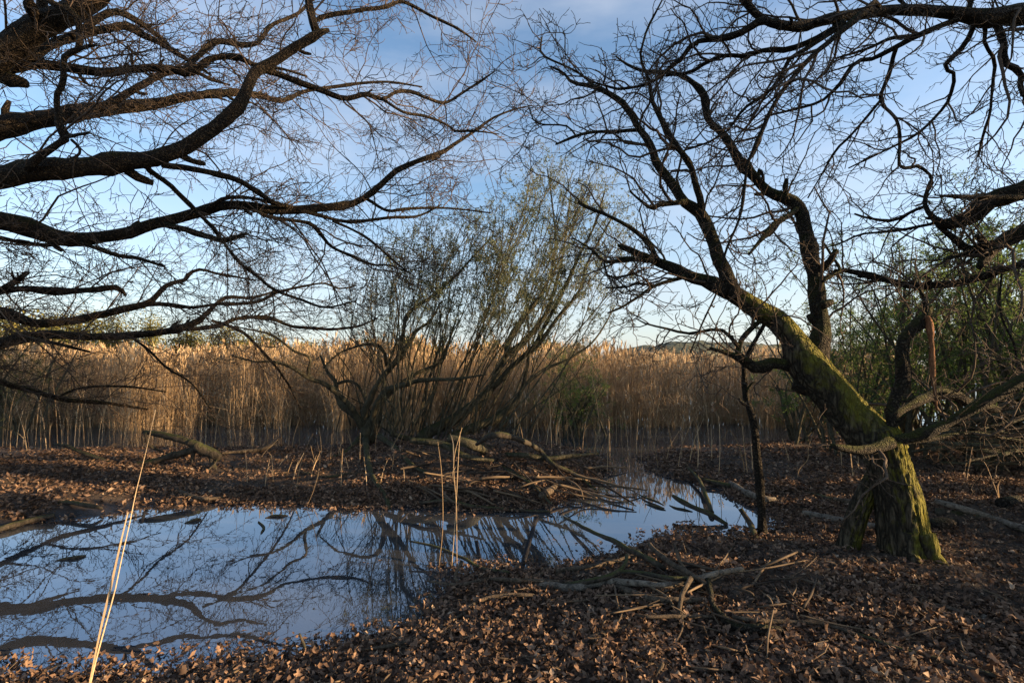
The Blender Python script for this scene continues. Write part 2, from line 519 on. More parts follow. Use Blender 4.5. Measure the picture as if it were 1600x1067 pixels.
def sdist(poly, X):
    """signed distance, positive inside"""
    X = np.asarray(X, float)
    a = poly; b = np.roll(poly, -1, 0)
    best = np.full(len(X), 1e9); ins = np.zeros(len(X), bool)
    for p, q in zip(a, b):
        e = q - p
        w = X - p
        t = np.clip((w @ e) / (e @ e), 0, 1)
        dd = np.hypot(w[:, 0] - t * e[0], w[:, 1] - t * e[1])
        best = np.minimum(best, dd)
        c = ((p[1] <= X[:, 1]) & (q[1] > X[:, 1])) | ((q[1] <= X[:, 1]) & (p[1] > X[:, 1]))
        if c.any():
            xi = p[0] + (X[:, 1] - p[1]) / (q[1] - p[1] + 1e-12) * e[0]
            ins ^= c & (X[:, 0] < xi)
    return np.where(ins, best, -best)

MOUND = g(745, 745)
def land(x, y):
    x = np.atleast_1d(np.asarray(x, float)); y = np.atleast_1d(np.asarray(y, float))
    X = np.c_[x, y]
    p3 = np.c_[x, y, np.zeros_like(x)]
    wig = (fbm(p3 * 1.6, 4) - 0.47) * 0.55 + (fbm(p3 * 6 + 9, 3) - 0.42) * 0.16
    s = np.maximum(sdist(ISLAND, X), sdist(BANK, X)) + wig * np.clip(y / 5, 0.4, 1.3)
    far = (y - 34) * 0.02
    s = np.maximum(s, far)
    return s

def height(x, y):
    x = np.atleast_1d(np.asarray(x, float)); y = np.atleast_1d(np.asarray(y, float))
    s = land(x, y)
    p3 = np.c_[x, y, np.zeros_like(x)]
    up = 0.13 * (1 - np.exp(-np.maximum(s, 0) / 0.5)) + 0.02 * np.minimum(np.maximum(s, 0), 3)
    bump = ((fbm(p3 * 2.3 + 3, 4) - 0.45) * 0.16 + (fbm(p3 * 9 + 31, 3) - 0.42) * 0.06) * np.clip(s / 0.5, 0, 1)
    dn = np.maximum(s, -1.2) * 0.3
    z = np.where(s > 0, up + bump, dn)
    mnd = 0.26 * np.exp(-(((x - MOUND[0]) / 1.1) ** 2 + ((y - MOUND[1] - 0.9) / 0.9) ** 2))
    return z + np.where(s > -0.1, mnd, 0)

def axis(lo, hi, step, far, growth=1.35):
    a = list(np.arange(lo, hi + step / 2, step))
    s, v = step, hi
    while v < far:
        s *= growth; v += s; a.append(v)
    s, v = step, lo
    while v > -far:
        s *= growth; v -= s; a.insert(0, v)
    return np.array(a)

gx = axis(-10, 9, 0.07, 3500)
gy = axis(1.2, 13, 0.07, 3500)
GX, GY = np.meshgrid(gx, gy)
GZ = height(GX.ravel(), GY.ravel())
V = np.c_[GX.ravel(), GY.ravel(), GZ]
nx, ny = len(gx), len(gy)
ii = (np.arange(ny - 1)[:, None] * nx + np.arange(nx - 1)[None, :]).ravel()
ground = link('ground', mesh_from('ground', V, [np.stack([ii, ii + 1, ii + nx + 1, ii + nx], 1)]), M['ground'])
tag(ground, 'dark wet woodland soil of the bank and the small island', kind='structure')

wv = np.array([(-90, -20, 0), (90, -20, 0), (90, 45, 0), (-90, 45, 0)], float)
water = link('pond_water', mesh_from('pond_water', wv, [np.array([[0, 1, 2, 3]])], False), M['water'])
tag(water, 'still shallow pond mirroring the blue sky', kind='structure')

# wooded hill on the horizon
def hill(name, x0, x1, d, hmax, mat, label, seed):
    n = 260
    xs = np.linspace(x0, x1, n)
    t = np.linspace(0, 1, n)
    prof = hmax * np.sin(math.pi * t) ** 0.6
    rows = []
    for k in range(14):
        u = k / 13
        y = d + (u - 0.2) * d * 0.35
        z = prof * math.sin(math.pi * min(1, 0.02 + u * 0.75)) + (fbm(np.c_[xs * 0.09, np.full(n, y * 0.09 + seed), np.zeros(n)], 4) - 0.45) * hmax * 0.35
        rows.append(np.c_[xs, np.full(n, y), np.maximum(z, -1)])
    Vh = np.vstack(rows)
    i2 = (np.arange(13)[:, None] * n + np.arange(n - 1)[None, :]).ravel()
    o = link(name, mesh_from(name, Vh, [np.stack([i2, i2 + 1, i2 + n + 1, i2 + n], 1)]), mat)
    tag(o, label, kind='structure')
M['hill'] = bark('hill_woodland', (0.055, 0.062, 0.040), (0.125, 0.125, 0.075), None, 0, 0.12, 1.0, 1.0)
hill('hill', 60, 340, 420, 25, M['hill'], 'low wooded hill on the horizon beyond the reeds', 3)
hill('hill', -420, 120, 480, 12, M['hill'], 'long low wooded rise far behind the reed bed', 8)

# ------------------------------------------------------------------ leaf clouds
def rot_random(n, r, tilt=180.0):
    """random rotations: spin about z, then tilt up to tilt degrees about a random level axis"""
    a = r.random(n) * 2 * math.pi
    b = np.radians(tilt) * np.abs(r.normal(size=n)) * 0.5 if tilt < 170 else np.arccos(1 - 2 * r.random(n))
    c = r.random(n) * 2 * math.pi
    def Rz(t):
        o = np.zeros((n, 3, 3)); o[:, 0, 0] = np.cos(t); o[:, 0, 1] = -np.sin(t); o[:, 1, 0] = np.sin(t); o[:, 1, 1] = np.cos(t); o[:, 2, 2] = 1
        return o
    Rx = np.zeros((n, 3, 3)); Rx[:, 0, 0] = 1; Rx[:, 1, 1] = np.cos(b); Rx[:, 1, 2] = -np.sin(b); Rx[:, 2, 1] = np.sin(b); Rx[:, 2, 2] = np.cos(b)
    return Rz(c) @ Rx @ Rz(a)

def scatter(geo, tmpl, pos, rot, size):
    Vt, Qt, Tt = tmpl
    n, k = len(pos), len(Vt)
    Vv = np.einsum('nij,kj->nki', rot, Vt) * np.asarray(size).reshape(-1, 1, 1) + pos[:, None, :]
    off = (np.arange(n) * k)[:, None, None]
    geo.add(Vv, (np.asarray(Qt)[None] + off).reshape(-1, 4) if len(Qt) else None, (np.asarray(Tt)[None] + off).reshape(-1, 3) if len(Tt) else None)

def lobed_leaf(seed):
    r = np.random.default_rng(seed)
    st = np.array([0, 0.22, 0.36, 0.55, 0.68, 0.84, 1.0])
    w = np.array([0.02, 0.19, 0.10, 0.28, 0.14, 0.22, 0.0]) * (0.6 + 0.7 * r.random(7))
    fold = 0.4 + 1.1 * r.random()
    curl = (r.random() - 0.35) * 2.6
    Vl = []
    for t, ww in zip(st, w):
        y = t - 0.5
        z = curl * (y * y) - curl * 0.12 + 0.05 * math.sin(9 * t + seed)
        Vl += [(0, y, z), (-ww, y + 0.03, z + fold * ww + 0.09 * r.normal()), (ww, y + 0.03, z + fold * ww + 0.09 * r.normal())]
    Ql = []
    for i in range(6):
        a, b = 3 * i, 3 * i + 3
        Ql += [(a, b, b + 1, a + 1), (b, a, a + 2, b + 2)]
    return np.array(Vl), Ql, []
LOBED = [lobed_leaf(s) for s in range(7)]
FOLDED = (np.array([(0, -0.5, 0), (0, 0.5, 0.12), (-0.26, 0.05, 0.16), (0.26, 0.0, 0.14)]), [], [(0, 1, 2), (1, 0, 3)])
SLIM = (np.array([(0, 0, 0), (-0.15, 0.45, 0.04), (0.15, 0.45, 0.04), (0, 1.0, 0.12)]), [(0, 2, 3, 1)], [])

# ------------------------------------------------------------------ generic tree from traced limbs
def build_tree(root, limbs, mat_limb, mat_twig, levels, seed, trunk_pts=None, sides=10, name='limb', attach=None, rough=0.22, leaf=None, limb_names=None, stubs=False):
    """limbs: list of control arrays (n,4); each becomes one part, the twigs become the crown"""
    par = []
    for q, cp in enumerate(limbs):
        L = np.linalg.norm(np.diff(cp[:, :3], axis=0), axis=1).sum()
        m = int(max(10, min(60, L / 0.075)))
        s = spline(cp, m)
        s[:, 3] = np.maximum(s[:, 3], 0.0025)
        # crooked, uneven wood
        amp = np.minimum(s[:, 3] * 0.55, 0.02)[:, None]
        w3 = np.stack([fbm(s[:, :3] * 4.5 + 11 * c + seed, 3) - 0.45 for c in range(3)], 1)
        s[:, :3] += w3 * amp * 2.2
        rk = np.random.default_rng(seed * 31 + q)
        uu = np.linspace(0, L, m)
        for _ in range(int(1 + L * 1.6)):
            s[:, 3] *= 1 + (0.10 + 0.22 * rk.random()) * np.exp(-((uu - L * rk.random()) / (0.03 + 0.05 * rk.random())) ** 2)
        geo = Geo()
        k = sides if s[:, 3].max() > 0.03 else 6
        if s[:, 3].max() > 0.03 and stubs:
            for _ in range(rk.poisson(L * 1.1)):
                i = rk.integers(2, m - 2)
                tn = norm(s[i + 1, :3] - s[i - 1, :3]); pr = norm(np.cross(tn, rk.normal(size=3)))
                dr = norm(pr + tn * 0.5); ln_ = s[i, 3] * (1.3 + 2.2 * rk.random()); r0 = s[i, 3] * (0.3 + 0.25 * rk.random())
                sp = spline(np.array([s[i, :3], s[i, :3] + dr * ln_ * 0.6, s[i, :3] + dr * ln_ + tn * ln_ * 0.25]), 6)
                tubes(geo, sp, r0 * np.array([1.5, 1.15, 1, 0.95, 0.85, 0.6]), 7, cap=True, rough=0.4, rfreq=20)
        tubes(geo, s[:, :3], s[:, 3], k, ref=norm(np.array([0.15, 1, 0.2])), cap=True, rough=rough)
        link(limb_names[q] if limb_names else name, geo.mesh(name), mat_limb, root)
        par.append((s[:, :3], s[:, 3]))
    geo = Geo()
    lv = levels
    P1, R1 = grow(par, seed=seed, **lv[0])
    tubes(geo, P1, R1, 5)
    allP = [(P1, R1)]
    P, R = P1, R1
    for q, kw in enumerate(lv[1:]):
        P, R = regrow(P, R, seed=seed + 1 + q, **kw)
        tubes(geo, P, R, 3)
        allP.append((P, R))
    tw = link('crown', geo.mesh('crown'), mat_twig, root)
    tw['kind'] = 'stuff'
    if leaf:
        r = np.random.default_rng(seed + 77)
        src = np.concatenate([p[:, 1:].reshape(-1, 3) for p, _ in allP[-2:]])
        if 'keep' in leaf: src = src[leaf['keep'](src)]
        pick = src[r.integers(0, len(src), leaf['n'])] + r.normal(size=(leaf['n'], 3)) * 0.012
        gl = Geo()
        scatter(gl, SLIM, pick, rot_random(leaf['n'], r), leaf['size'] * (0.6 + 0.8 * r.random(leaf['n'])))
        lo = link('leaves', gl.mesh('leaves', False), leaf['mat'], root)
        lo['kind'] = 'stuff'
    return par, allP

OAK_LV = [dict(dens=4.2, lmin=0.35, lmax=1.5, m=9, ang=(30, 70), wob=0.26, bias=(0, 0, 0.02), rr=0.6, rmin=0.0058, slim=0.015),
          dict(dens=6.5, lmin=0.2, lmax=0.75, m=6, ang=(30, 75), wob=0.26, rmin=0.0045),
          dict(dens=8.0, lmin=0.10, lmax=0.38, m=5, ang=(30, 80), wob=0.25, rmin=0.0036),
          dict(dens=6.0, lmin=0.05, lmax=0.15, m=3, ang=(30, 80), wob=0.2, rmin=0.003)]

# ================================================================== the oak on the left, trunk just outside the frame
TL = np.array([(-7.3, 5.4, -0.2), (-7.25, 5.4, 0.6), (-7.1, 5.3, 1.6), (-6.9, 5.2, 2.6), (-6.7, 5.1, 3.6), (-6.4, 5.0, 5.0), (-6.3, 5.0, 7.5)])
TLR = np.array([0.52, 0.40, 0.36, 0.34, 0.32, 0.25, 0.12])
oakL = thing('oak_tree', (-7.3, 5.4, 0), 'bare spreading oak whose limbs reach over the pond past the left edge', 'tree')
s = spline(np.c_[TL, TLR], 60)
geo = Geo(); tubes(geo, s[:, :3], s[:, 3], 28, ref=(0.1, 1, 0.1), rough=0.3, cap=True)
link('trunk', geo.mesh('trunk'), M['oak_left'], oakL)

def from_trunk(cp, lift=-0.35):
    """join a limb whose trace starts outside the frame to the trunk"""
    z = np.clip(cp[0, 2] + lift, 0.8, 6.5)
    i = np.argmin(np.abs(s[:, 2] - z))
    return np.vstack([np.r_[s[i, :3], max(cp[0, 3] * 1.15, 0.02)], cp])

L = []
def lim(trace, d0, d1=None, trunk=False, lift=-0.35, wob=0.0):
    cp = path(trace, d0, d1, wob)
    L.append(from_trunk(cp, lift) if trunk else cp)
lim([(-150, 190, 95), (0, 85, 64), (60, 42, 56), (110, 18, 48), (160, -15, 42), (260, -90, 30)], 4.6, 4.2, True)
lim([(42, 92, 20), (87, 66, 19), (131, 52, 18), (168, 45, 15), (200, 42, 13), (228, 58, 11), (252, 68, 9), (297, 97, 6), (330, 118, 4)], 4.7, 5.6)
lim([(110, 55, 16), (131, 45, 15), (158, 26, 15), (189, 21, 12), (223, 39, 9), (252, 60, 6), (275, 85, 4)], 4.6, 5.2)
lim([(-60, 122, 26), (0, 108, 22), (47, 100, 19), (113, 108, 15), (170, 113, 15), (236, 107, 14), (297, 112, 14), (328, 92, 11), (373, 90, 10), (400, 102, 8), (440, 108, 5), (480, 120, 3)], 4.7, 5.2, True)
lim([(290, 108, 10), (300, 98, 11), (320, 78, 11), (341, 65, 11), (373, 70, 10), (400, 68, 9), (408, 60, 9), (426, 40, 8), (465, 22, 7), (480, 8, 6), (520, -30, 4)], 5.2, 6.0)
lim([(-80, 225, 42), (0, 202, 38), (87, 182, 30), (137, 174, 26), (197, 168, 22), (250, 160, 18), (310, 150, 15), (368, 145, 13), (400, 147, 11), (437, 158, 9), (480, 142, 7), (530, 135, 6), (600, 128, 4), (660, 136, 2.5)], 6.0, 7.4, True)
lim([(150, 170, 16), (184, 155, 15), (223, 131, 14), (257, 115, 12), (300, 112, 8), (330, 125, 5), (360, 133, 3)], 5.9, 6.4)
lim([(-90, 300, 46), (0, 278, 40), (52, 266, 36), (118, 262, 31), (184, 253, 29), (236, 249, 28), (289, 231, 27), (328, 205, 25), (368, 171, 24), (386, 137, 22), (400, 112, 21), (426, 97, 19), (466, 71, 17), (500, 52, 13), (514, 48, 7)], 4.3, 4.9, True)
lim([(494, 48, 12), (484, 16, 13), (481, -10, 12), (475, -60, 10)], 4.88, 4.9)
lim([(490, 36, 8), (505, 26, 9), (557, 17, 8), (600, 12, 7), (620, 4, 7), (636, 5, 6), (675, 26, 5), (715, 45, 4), (744, 66, 2.5)], 4.9, 5.6)
lim([(405, 112, 9), (416, 110, 10), (466, 128, 10), (505, 142, 10), (539, 155, 9), (570, 148, 8), (597, 155, 7), (618, 144, 6), (644, 144, 6), (675, 157, 5), (697, 161, 5), (733, 139, 4), (768, 115, 2.5)], 4.75, 5.8)
lim([(597, 155, 5), (631, 176, 5), (662, 181, 5), (697, 194, 4), (712, 205, 4), (741, 205, 3), (780, 210, 2)], 5.25, 5.9)
lim([(230, 258, 9), (236, 268, 8), (262, 286, 7), (289, 312, 7), (320, 343, 6), (339, 365, 6), (354, 385, 5), (373, 409, 5), (400, 430, 5), (426, 451, 5), (466, 467, 4), (510, 480, 4), (557, 470, 2.5)], 4.6, 6.4)
lim([(240, 255, 11), (257, 258, 10), (302, 265, 10), (368, 280, 9), (400, 298, 8), (426, 316, 7), (460, 326, 6)], 4.6, 5.6)
lim([(39, 264, 16), (73, 236, 15), (105, 215, 13), (92, 200, 12), (92, 178, 12), (89, 152, 11), (100, 126, 12), (102, 89, 13), (124, 76, 13), (123, 39, 12), (115, 21, 11), (79, 3, 9), (60, -15, 8)], 4.25, 3.8)
lim([(118, 80, 7), (140, 72, 5), (156, 71, 2.5)], 3.95, 3.9)
lim([(100, 214, 7), (120, 211, 6), (140, 208, 4)], 4.1, 4.0)
lim([(112, 218, 5), (122, 228, 5), (125, 238, 5), (115, 247, 4), (107, 243, 2)], 4.1, 4.1)
lim([(-90, 330, 38), (0, 345, 30), (39, 354, 28), (79, 367, 26), (113, 375, 23), (144, 372, 21), (197, 364, 20), (236, 351, 19), (276, 341, 18), (315, 330, 17), (349, 321, 16), (386, 322, 15), (426, 329, 15), (466, 328, 14), (505, 324, 13), (537, 321, 12), (568, 311, 11), (594, 291, 10), (623, 265, 9), (662, 249, 8), (689, 239, 7), (710, 226, 6), (739, 207, 5), (768, 186, 4), (800, 172, 3), (830, 165, 2)], 4.9, 6.3, True)
lim([(325, 326, 7), (354, 309, 7), (400, 311, 6), (440, 322, 5)], 5.3, 5.5)
lim([(570, 311, 6), (578, 313, 6), (605, 329, 5), (636, 326, 5), (689, 325, 4), (728, 328, 3), (767, 333, 2)], 5.75, 6.4)
lim([(470, 330, 7), (486, 333, 7), (531, 345, 6), (570, 345, 6), (610, 340, 5), (655, 337, 4), (689, 320, 2)], 5.5, 6.3)
lim([(405, 330, 7), (418, 338, 6), (452, 345, 6), (484, 349, 7), (500, 365, 6), (518, 385, 5), (552, 401, 5), (584, 414, 4), (607, 414, 3), (636, 425, 2)], 5.4, 6.4)
lim([(520, 345, 5), (547, 357, 4), (571, 370, 4), (597, 391, 4), (623, 414, 3), (649, 433, 2)], 5.6, 6.4)
lim([(255, 350, 9), (289, 359, 9), (328, 371, 9), (354, 375, 9), (386, 365, 5)], 5.2, 5.3)
lim([(-60, 372, 8), (39, 379, 6), (79, 383, 6), (113, 378, 5), (147, 386, 6), (184, 399, 6), (215, 404, 6), (257, 416, 4)], 5.0, 5.2, True)
lim([(-60, 470, 15), (0, 455, 12), (39, 452, 10), (79, 454, 13), (118, 455, 10), (157, 451, 10), (184, 449, 10), (197, 462, 4)], 5.8, 6.2, True, -0.1)
lim([(-10, 462, 11), (25, 440, 10), (43, 427, 8)], 5.8, 5.7)
lim([(-60, 478, 20), (0, 489, 17), (26, 494, 16), (52, 504, 14), (79, 505, 13), (113, 501, 13), (147, 493, 12), (184, 485, 12), (226, 476, 11), (244, 464, 9), (262, 446, 8), (289, 438, 7), (297, 427, 6), (315, 421, 5), (341, 428, 4), (400, 438, 2.5)], 6.6, 7.8, True, -0.1)
lim([(222, 477, 8), (236, 475, 7), (276, 477, 6), (302, 480, 5), (341, 475, 5), (400, 472, 5), (431, 458, 5), (473, 448, 4), (505, 443, 3), (531, 451, 3), (557, 446, 2)], 7.3, 8.4)
lim([(-60, 552, 22), (0, 537, 18), (39, 527, 16), (79, 523, 14), (118, 525, 13), (171, 526, 12), (223, 522, 11), (276, 515, 10), (310, 501, 9), (336, 477, 7), (354, 464, 6), (389, 466, 5), (430, 455, 3)], 7.2, 8.8, True, -0.1)
lim([(280, 514, 8), (302, 513, 7), (341, 509, 7), (368, 498, 6), (400, 496, 6), (426, 498, 6), (452, 509, 5), (492, 513, 5), (526, 514, 4), (557, 510, 4), (589, 498, 2.5)], 8.3, 9.4)
lim([(45, 528, 7), (70, 533, 6), (100, 540, 5), (140, 550, 3)], 7.4, 7.6)
lim([(-60, 580, 11), (0, 596, 9), (55, 612, 8), (110, 626, 7), (165, 629, 6), (231, 640, 3)], 7.0, 8.2, True, 0.0)
lim([(85, 622, 4), (130, 606, 4), (200, 604, 3), (260, 612, 2)], 7.5, 8.2)
lim([(330, 500, 5), (380, 520, 5), (420, 560, 4), (450, 600, 3), (470, 640, 2)], 8.2, 8.8)
lim([(200, 523, 5), (230, 545, 4), (262, 575, 4), (300, 600, 3), (330, 640, 2)], 7.9, 8.3)
LEFT_LV = [dict(OAK_LV[0], dens=6.6, m=11, wob=0.20, bias=(0.09, 0.05, -0.02), lmin=0.5, lmax=2.2, slim=0.007, rr=0.45, rmin=0.0052), dict(OAK_LV[1], dens=6.2, m=8, wob=0.22, bias=(0.04, 0.02, -0.02), lmin=0.22, lmax=1.05, slim=0.006, rmin=0.004), dict(OAK_LV[2], rmin=0.0033), dict(OAK_LV[3], rmin=0.0028)]
build_tree(oakL, L, M['oak_left'], M['twig'], LEFT_LV, 21, stubs=True)

# ================================================================== the leaning mossy oak on the right
base = g(1421, 876, 0.12)
DR = base[1]
oakR = thing('oak_tree', (base[0], base[1], base[2]), 'leaning mossy oak with forked trunk standing on the right bank', 'tree')

def hero(trace, d0, d1, name, m=110, k=64, ridge=0.06, flare=None, mat='oak_hero', capz=True):
    cp = path(trace, d0, d1)
    q = spline(cp, m)
    P, R = q[:, :3], q[:, 3]
    T = np.gradient(P, axis=0); T = norm(T)
    rv = norm(np.array([0.1, 1, 0.1]))
    N = norm(rv - (T @ rv)[:, None] * T); B = np.cross(T, N)
    a = np.arange(k) * 2 * math.pi / k
    ring = np.cos(a)[None, :, None] * N[:, None] + np.sin(a)[None, :, None] * B[:, None]
    rr = np.repeat(R[:, None], k, 1)
    ln = np.r_[0, np.cumsum(np.linalg.norm(np.diff(P, axis=0), axis=1))]
    # bark plates: ridges that run along the stem and wander
    u = a[None, :] * 3.4; v = ln[:, None] * 4.0
    pp = np.stack([np.cos(a)[None, :] * 3.2 + 0 * v, np.sin(a)[None, :] * 3.2 + 0 * v, v * 0.6 + 0 * u], -1)
    rid = 1 - np.abs(2 * fbm(pp * 2.6, 3) - 0.95) * 2.4
    rid = rid - rid.mean()
    big = fbm(pp * 0.45 + 20, 3) - 0.45
    rr = rr * (1 + ridge * rid + 0.20 * (big - big.mean()) + 0.03 * (vnoise(pp * 9) - 0.5))
    if flare is not None:
        f = np.exp(-ln / 0.16)[:, None]
        rr = rr * (1 + f * (flare * (0.5 + 0.5 * np.cos(a * 5 + 0.6)) ** 1.2)[None, :])
    geo = Geo()
    Vv = P[:, None] + ring * rr[..., None]
    b0 = (np.arange(m - 1) * k)[:, None]; j = np.arange(k); j2 = (j + 1) % k
    geo.add(Vv, np.stack([b0 + j, b0 + j2, b0 + k + j2, b0 + k + j], -1).reshape(-1, 4))
    top = len(P) - 1
    geo.add(np.vstack([Vv[top], P[top] + T[top] * R[top] * 0.4]), None, [(q2, (q2 + 1) % k, k) for q2 in range(k)])
    link(name, geo.mesh(name), M[mat], oakR)
    return P, R

D = DR
hero([(1420, 897, 96), (1418, 876, 92), (1411, 830, 83), (1405, 787, 76), (1394, 745, 70), (1384, 715, 68), (1377, 688, 72), (1372, 668, 60)], D, D, 'trunk', flare=0.05, ridge=0.10, k=96, m=150)
hero([(1318, 880, 40), (1324, 858, 38), (1336, 815, 37), (1354, 772, 36), (1384, 722, 34)], D + 0.28, D + 0.08, 'trunk', m=60, flare=0.15, ridge=0.09)
P_, R_ = hero([(1392, 712, 60), (1368, 690, 70), (1350, 672, 68), (1328, 648, 64), (1299, 614, 61), (1272, 584, 62), (1253, 558, 58), (1238, 528, 40), (1214, 501, 35), (1185, 484, 32), (1154, 464, 28), (1128, 448, 25)], D + 0.02, D + 0.35, 'trunk', m=170, k=48, ridge=0.05)
for a_, ln_ in ((-1.5, 0.12), (-2.3, 0.12)):
    ps = []
    for t_ in (0.0, 0.35, 0.7, 1.0):
        aa = a_ + 0.3 * t_; xx = base[0] + math.cos(aa) * (0.12 + ln_ * t_); yy = base[1] + math.sin(aa) * (0.12 + ln_ * t_)
        zz = float(height(xx, yy)[0]) + (0.16 if t_ == 0 else 0.035 if t_ < 0.5 else 0.0 if t_ < 0.9 else -0.04)
        ps.append((xx, yy, zz, 0.075 - 0.05 * t_))
    q = spline(np.array(ps), 22); geo = Geo(); tubes(geo, q[:, :3], q[:, 3], 12, ref=(0, 0, 1), cap=True, rough=0.35, rfreq=9)
    link('root', geo.mesh('root'), M['oak_hero'], oakR)
RL = []
def rim(trace, d0, d1=None):
    RL.append(path(trace, d0, d1))
DF = D + 0.3
rim([(1254, 612, 40), (1264, 582, 44), (1276, 552, 40), (1284, 520, 34), (1281, 493, 29), (1276, 441, 28), (1266, 396, 26), (1258, 349, 25), (1250, 325, 24), (1234, 312, 21), (1200, 298, 18), (1175, 273, 16), (1154, 252, 15), (1141, 228, 14), (1123, 205, 13), (1107, 184, 12), (1102, 157, 12), (1089, 136, 11), (1065, 118, 9), (1036, 113, 8), (1007, 112, 7), (978, 100, 5), (962, 88, 3)], D + 0.2, D + 0.9)
rim([(1140, 454, 26), (1128, 448, 25), (1105, 440, 22), (1076, 431, 19), (1049, 417, 17), (1018, 404, 14), (984, 391, 9), (966, 383, 4)], DF, DF + 0.35)
rim([(1152, 462, 24), (1140, 440, 26), (1123, 406, 23), (1112, 375, 22), (1097, 336, 21), (1070, 315, 18), (1049, 286, 16), (1031, 262, 15), (1026, 252, 14), (1018, 228, 13), (999, 202, 12), (986, 178, 11), (971, 160, 10), (947, 144, 8), (923, 134, 7), (894, 129, 6), (880, 114, 4), (860, 104, 2.5)], DF - 0.02, DF + 0.3)
rim([(1098, 338, 12), (1096, 317, 12), (1086, 283, 11), (1078, 260, 11), (1062, 236, 10), (1044, 210, 9), (1031, 181, 8), (1018, 152, 7), (1015, 129, 6), (1002, 97, 5), (1000, 87, 4), (1010, 50, 4), (1026, 18, 3), (1039, -8, 2.5)], DF + 0.05, DF - 0.3)
rim([(998, 203, 7), (957, 206, 6), (931, 206, 5), (900, 213, 5), (868, 226, 3)], DF + 0.25, DF + 0.1)
rim([(900, 213, 3), (884, 197, 3), (839, 193, 3), (826, 168, 2)], DF + 0.15, DF + 0.2)
rim([(930, 136, 5), (910, 118, 4), (887, 105, 4), (847, 85, 3), (847, 58, 2)], DF + 0.3, DF + 0.5)
rim([(1072, 316, 9), (1062, 317, 9), (1031, 320, 8), (1018, 326, 7), (999, 312, 5), (984, 299, 3)], DF, DF - 0.2)
rim([(1030, 408, 10), (1026, 404, 9), (1013, 380, 9), (997, 364, 8), (973, 349, 7), (947, 336, 6), (915, 324, 5), (903, 316, 3)], DF + 0.15, DF - 0.1)
rim([(1024, 407, 9), (984, 405, 8), (957, 409, 7), (942, 408, 5), (926, 391, 4), (894, 371, 2.5)], DF + 0.2, DF + 0.4)
rim([(944, 410, 4), (952, 433, 4), (984, 430, 4), (1007, 420, 2.5)], DF + 0.3, DF + 0.5)
rim([(1070, 432, 8), (1062, 435, 7), (1023, 446, 6), (997, 464, 5), (971, 480, 4), (950, 489, 2.5)], DF + 0.1, DF - 0.2)
rim([(1023, 448, 4), (999, 442, 4), (978, 448, 4), (947, 450, 2.5)], DF, DF + 0.2)
rim([(1232, 312, 6), (1229, 303, 5), (1228, 292, 10), (1229, 280, 6)], D + 0.45)
rim([(1246, 326, 10), (1240, 331, 9), (1217, 347, 10), (1203, 360, 12), (1190, 374, 7), (1170, 398, 4)], D + 0.45, D + 0.1)
rim([(1285, 478, 12), (1297, 472, 12), (1300, 468, 8)], D + 0.15)
rim([(1250, 575, 24), (1236, 572, 19), (1206, 568, 18), (1185, 576, 19), (1164, 564, 15), (1143, 553, 9), (1130, 549, 7), (1109, 543, 3)], D + 0.25, D + 0.1)
rim([(1158, 562, 9), (1152, 548, 9), (1158, 530, 9), (1185, 505, 8), (1208, 490, 7)], D + 0.12, D + 0.3)
rim([(1153, 540, 7), (1140, 525, 7), (1122, 514, 6), (1076, 521, 5), (1044, 514, 4), (1010, 506, 3), (994, 498, 2)], D + 0.12, D + 0.3)
# sawn and torn limbs round the bole
rim([(1384, 690, 30), (1394, 673, 22), (1390, 645, 20), (1402, 614, 20), (1411, 589, 25), (1408, 555, 22), (1413, 527, 22), (1433, 507, 20), (1450, 490, 15), (1455, 478, 7)], D - 0.05, D - 0.1)
rim([(1447, 494, 10), (1446, 485, 9), (1445, 468, 8), (1436, 451, 4)], D - 0.1)
rim([(1385, 685, 30), (1419, 684, 18), (1461, 670, 17), (1503, 648, 17), (1545, 622, 19), (1600, 594, 20), (1680, 560, 17)], D - 0.08, D - 0.3)
rim([(1394, 650, 13), (1420, 634, 13), (1447, 622, 15), (1475, 611, 18), (1517, 628, 16), (1560, 640, 11)], D + 0.1, D + 0.5)
rim([(1420, 690, 7), (1440, 688, 7), (1517, 676, 6), (1600, 690, 5)], D + 0.1, D + 0.3)
rim([(1392, 690, 22), (1372, 698, 18), (1354, 702, 15), (1326, 701, 13), (1301, 697, 8)], D - 0.15, D - 0.3)
rim([(1284, 440, 6), (1300, 430, 6), (1313, 421, 6), (1300, 400, 5), (1288, 380, 3)], D + 0.25, D + 0.4)
RIGHT_LV = [dict(OAK_LV[0], dens=9.5, lmax=1.15, lmin=0.25, bias=(-0.03, 0, 0.06), rmin=0.0045), dict(OAK_LV[1], dens=8.5, lmax=0.55, lmin=0.12, rmin=0.0036), dict(OAK_LV[2], dens=8.5, lmax=0.24, lmin=0.06, rmin=0.0029), dict(OAK_LV[3], dens=7, lmin=0.03, lmax=0.09, rmin=0.0022)]
build_tree(oakR, RL, M['oak_limb'], M['twig'], RIGHT_LV, 41, sides=18, rough=0.28, stubs=True)
# torn strip of red wood hanging from the broken stem
hs = thing('hanging_bark', at(1452, 500, D - 0.15), 'torn strip of red brown wood hanging from the broken stem of the mossy oak', 'bark strip')
geo = Geo()
q = spline(path([(1449, 494, 9), (1453, 512, 12), (1456, 546, 10), (1458, 589, 9), (1461, 615, 8), (1464, 640, 3)], D - 0.15, D - 0.12), 40)
tubes(geo, q[:, :3], q[:, 3], 9, ref=(0, 1, 0.1), cap=True, rough=0.7, rfreq=14)
link('strip', geo.mesh('strip'), M['red_bark'], hs)
